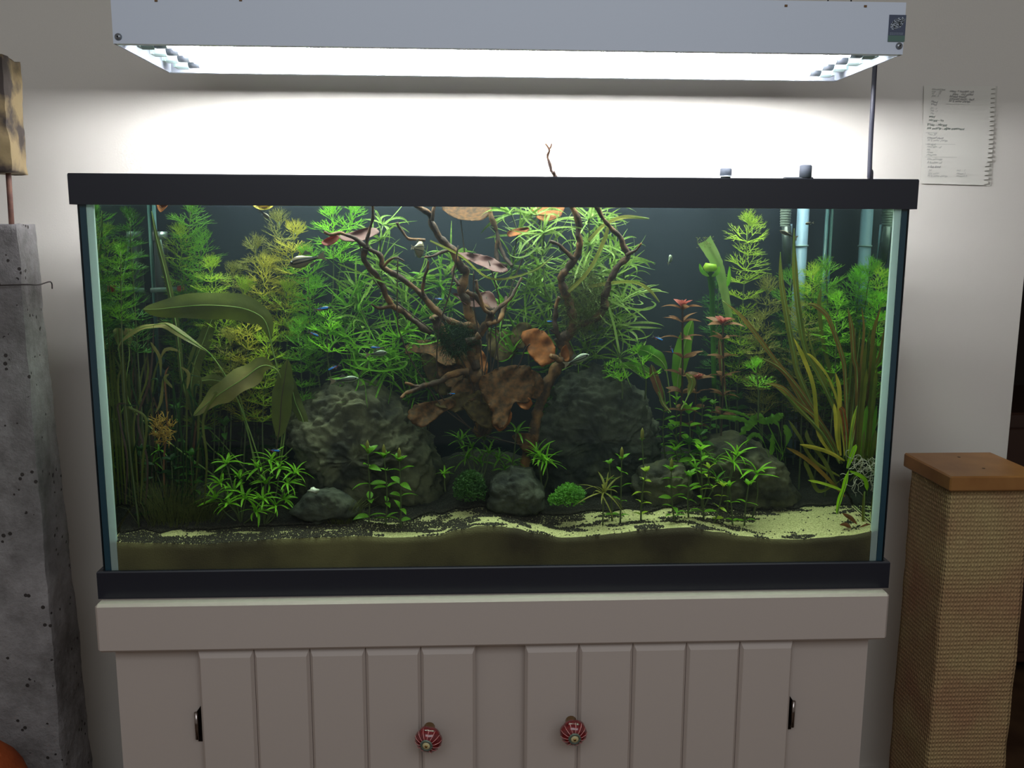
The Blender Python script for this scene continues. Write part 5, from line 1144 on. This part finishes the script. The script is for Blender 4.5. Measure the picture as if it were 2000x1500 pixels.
# --- fish
M_fb=mat('tetra_back',srgb(44,46,60),.3,coat=.3); M_fr=mat('tetra_red',srgb(170,50,36),.35); M_fs=mat('tetra_blue_line',srgb(30,150,255),.2,spec=1); M_fin=mat('clear_fin',srgb(120,120,110),.3,.5); M_eye=mat('fish_eye',(.01,.01,.012),.1)
M_fg=mat('silver_green_side',srgb(120,132,108),.3,coat=.4); M_fd=mat('dark_stripe',srgb(34,36,34),.4); M_fbr=mat('brown_side',srgb(128,116,92),.35,coat=.3)
def fish(name,label,group,px,Y,Lpx,ang,yaw,deep,mb_,stripes,style):
    L=Lpx*px2m(Y); c=at(px[0],px[1],Y); th=thing(name,label,'fish',c,group); th.rotation_euler=(0,-math.radians(ang),math.radians(yaw))
    N_=12;P=[];b=MB(); vs_=[];fs=[]; m_=10
    prof=[.02,.42,.72,.92,1,.98,.9,.76,.6,.44,.3,.22,.18]
    def loc(x,y,z): return (c.x+x*L,c.y+y*L,c.z+z*L)
    H=deep/2
    for i in range(N_+1):
        x=.5-.8*i/N_
        for k in range(m_): a=2*PI*k/m_; vs_.append(loc(x,math.cos(a)*prof[i]*H*.45,math.sin(a)*prof[i]*H))
    for i in range(N_):
        for k in range(m_): fs.append((i*m_+k,i*m_+(k+1)%m_,(i+1)*m_+(k+1)%m_,(i+1)*m_+k))
    fs.append(tuple(range(m_))); fs.append(tuple(N_*m_+k for k in range(m_))[::-1]); b.add(vs_,fs); b.build('body',mb_,th)
    def fin(name_,pts,mt):
        b=MB(); n=len(pts); b.add([loc(x,-.004,z) for x,z in pts]+[loc(x,.004,z) for x,z in pts],[tuple(range(n)),tuple(range(n,2*n))[::-1]]+[(i,n+i,n+(i+1)%n,(i+1)%n) for i in range(n)]); return b.build(name_,mt,th,smooth=False)
    fin('tail_fin',[(-.28,.03),(-.5,.13),(-.44,0),(-.5,-.13),(-.28,-.03)],M_fin if style!='stripe' else M_fbr)
    fin('dorsal_fin',[(.08,H*.9),(-.02,H*.9+.11),(-.14,H*.7+.03),(-.14,H*.66)],M_fin); fin('anal_fin',[(-.02,-H*.85),(-.1,-H*.8-.08),(-.24,-H*.36)],M_fin)
    for s in (-1,1):
        b=MB(); b.sphere(loc(.40,s*H*.30,H*.18),.035*L*(1 if deep<.3 else 1.2),8,6); b.build('eye',M_eye,th)
        for (z0,x0,x1,hh,mt,nm) in stripes:
            b=MB(); n=10; q=[]
            for i in range(n+1):
                x=lerp(x0,x1,i/n); fi=(.5-x)/.8*N_; i0=min(max(int(fi),0),N_-1); pr=lerp(prof[i0],prof[i0+1],fi-i0); zz=z0*H*pr**.5
                hw=hh*(.3 if i in (0,n) else 1)
                for sg in (-1,1):
                    z=zz+sg*hw; cc_=max(0,1-(z/(pr*H))**2)**.5; q.append(loc(x,s*(cc_*pr*H*.45+.006),z))
            b.add(q,[(2*i,2*i+1,2*i+3,2*i+2) for i in range(n)]); b.build(nm,mt,th)
NS=[(.22,.42,-.24,.042,M_fs,'blue_line'),(-.35,.05,-.28,.045,M_fr,'red_patch')]
gn='neon tetras'
for px,Y,L,ang,yaw,lb in (((628,603),.10,34,8,0,'in front of the feathery stems at left'),((612,652),.10,26,-25,0,'just above the lobed fronds at left'),((652,718),.09,30,-25,180+0,'over the top left of the craggy rock'),((536,880),.06,26,-5,0,'above the star grass bush at left'),((736,679),.1,28,2,180,'above the pale striped fish'),((855,584),.12,22,-5,0,'behind the central driftwood'),((1077,628),.12,22,0,180,'at the left of the forked driftwood'),((1285,661),.1,26,-22,0,'in the dark gap right of the tangle'),((1312,683),.12,18,-70,0,'beside the tall red-topped stem'),((882,769),.09,18,0,0,'in front of the lotus leaves'),((1026,716),.12,20,0,0,'above the largest lotus leaf'),((1300,470),.2,1,0,0,'')):
    if lb: fish('neon_tetra','tiny tetra with an electric blue line '+lb,gn,px,Y,L,ang,yaw,.24,M_fb,NS,'neon')
SS=[(.35,.42,-.28,.018,M_fd,'dark_stripe'),(-.15,.40,-.28,.018,M_fd,'dark_stripe')]
gs='striped silver fish'
for px,Y,L,ang,yaw,dp,mb_,lb in (((735,691),.09,44,6,0,.30,M_fg,'pale striped silver fish hovering left of the root branch'),((672,742),.07,58,6,0,.24,M_fg,'slim striped green-silver fish right above the craggy rock'),((1126,703),.07,56,22,0,.30,M_fg,'striped green-silver fish over the dark layered rock'),((600,508),.08,74,-14,180,.34,M_fbr,'larger brown striped fish left of the tangle'),((1308,508),.1,26,35,60,.62,M_fg,'small pale fish turning in the dark gap at upper right'),((815,486),.11,40,-10,55,.85,M_fbr,'deep-bodied olive fish behind the upper central branches'),((1540,458),.11,40,22,180,.2,M_fbr,'slim pale brown fish left of the blue pipe'),((1581,436),.14,18,-8,180,.3,M_fbr,'tiny orange-brown fish in front of the blue pipe'),((516,418),.12,26,-40,0,.3,M_fbr,'small brown fish near the rim above the left thicket')):
    fish('striped_fish' if mb_ is M_fg else 'brown_fish',lb,gs,px,Y,L,ang,yaw,dp,mb_,SS,'stripe')
# leaves at the surface in the left corner
for lb,poly,mk in (('orange leaf fragment at the water surface in the left corner',[(190,398),(216,398),(214,412),(202,414)],'lotus3'),('orange leaf fragment at the water surface above the heater',[(306,398),(328,398),(320,410),(312,414)],'lotus3'),('yellow leaf fragment at the water surface above the dark gap at left',[(494,400),(532,400),(526,408),(508,410)],'bladey')):
    p=at(poly[0][0],poly[0][1],.12); th=thing('floating_leaf',lb,'leaf',p,'leaf fragments at the surface'); pad(th,poly,.12,1.0,mk,3,name='blade')
    b=MB(); b.tube([at(poly[0][0]+5,poly[0][1]+4,.118),at(poly[2][0]-4,poly[2][1]-3,.118)],.0004,5); b.build('midrib',G['rust'],th)
#@@END
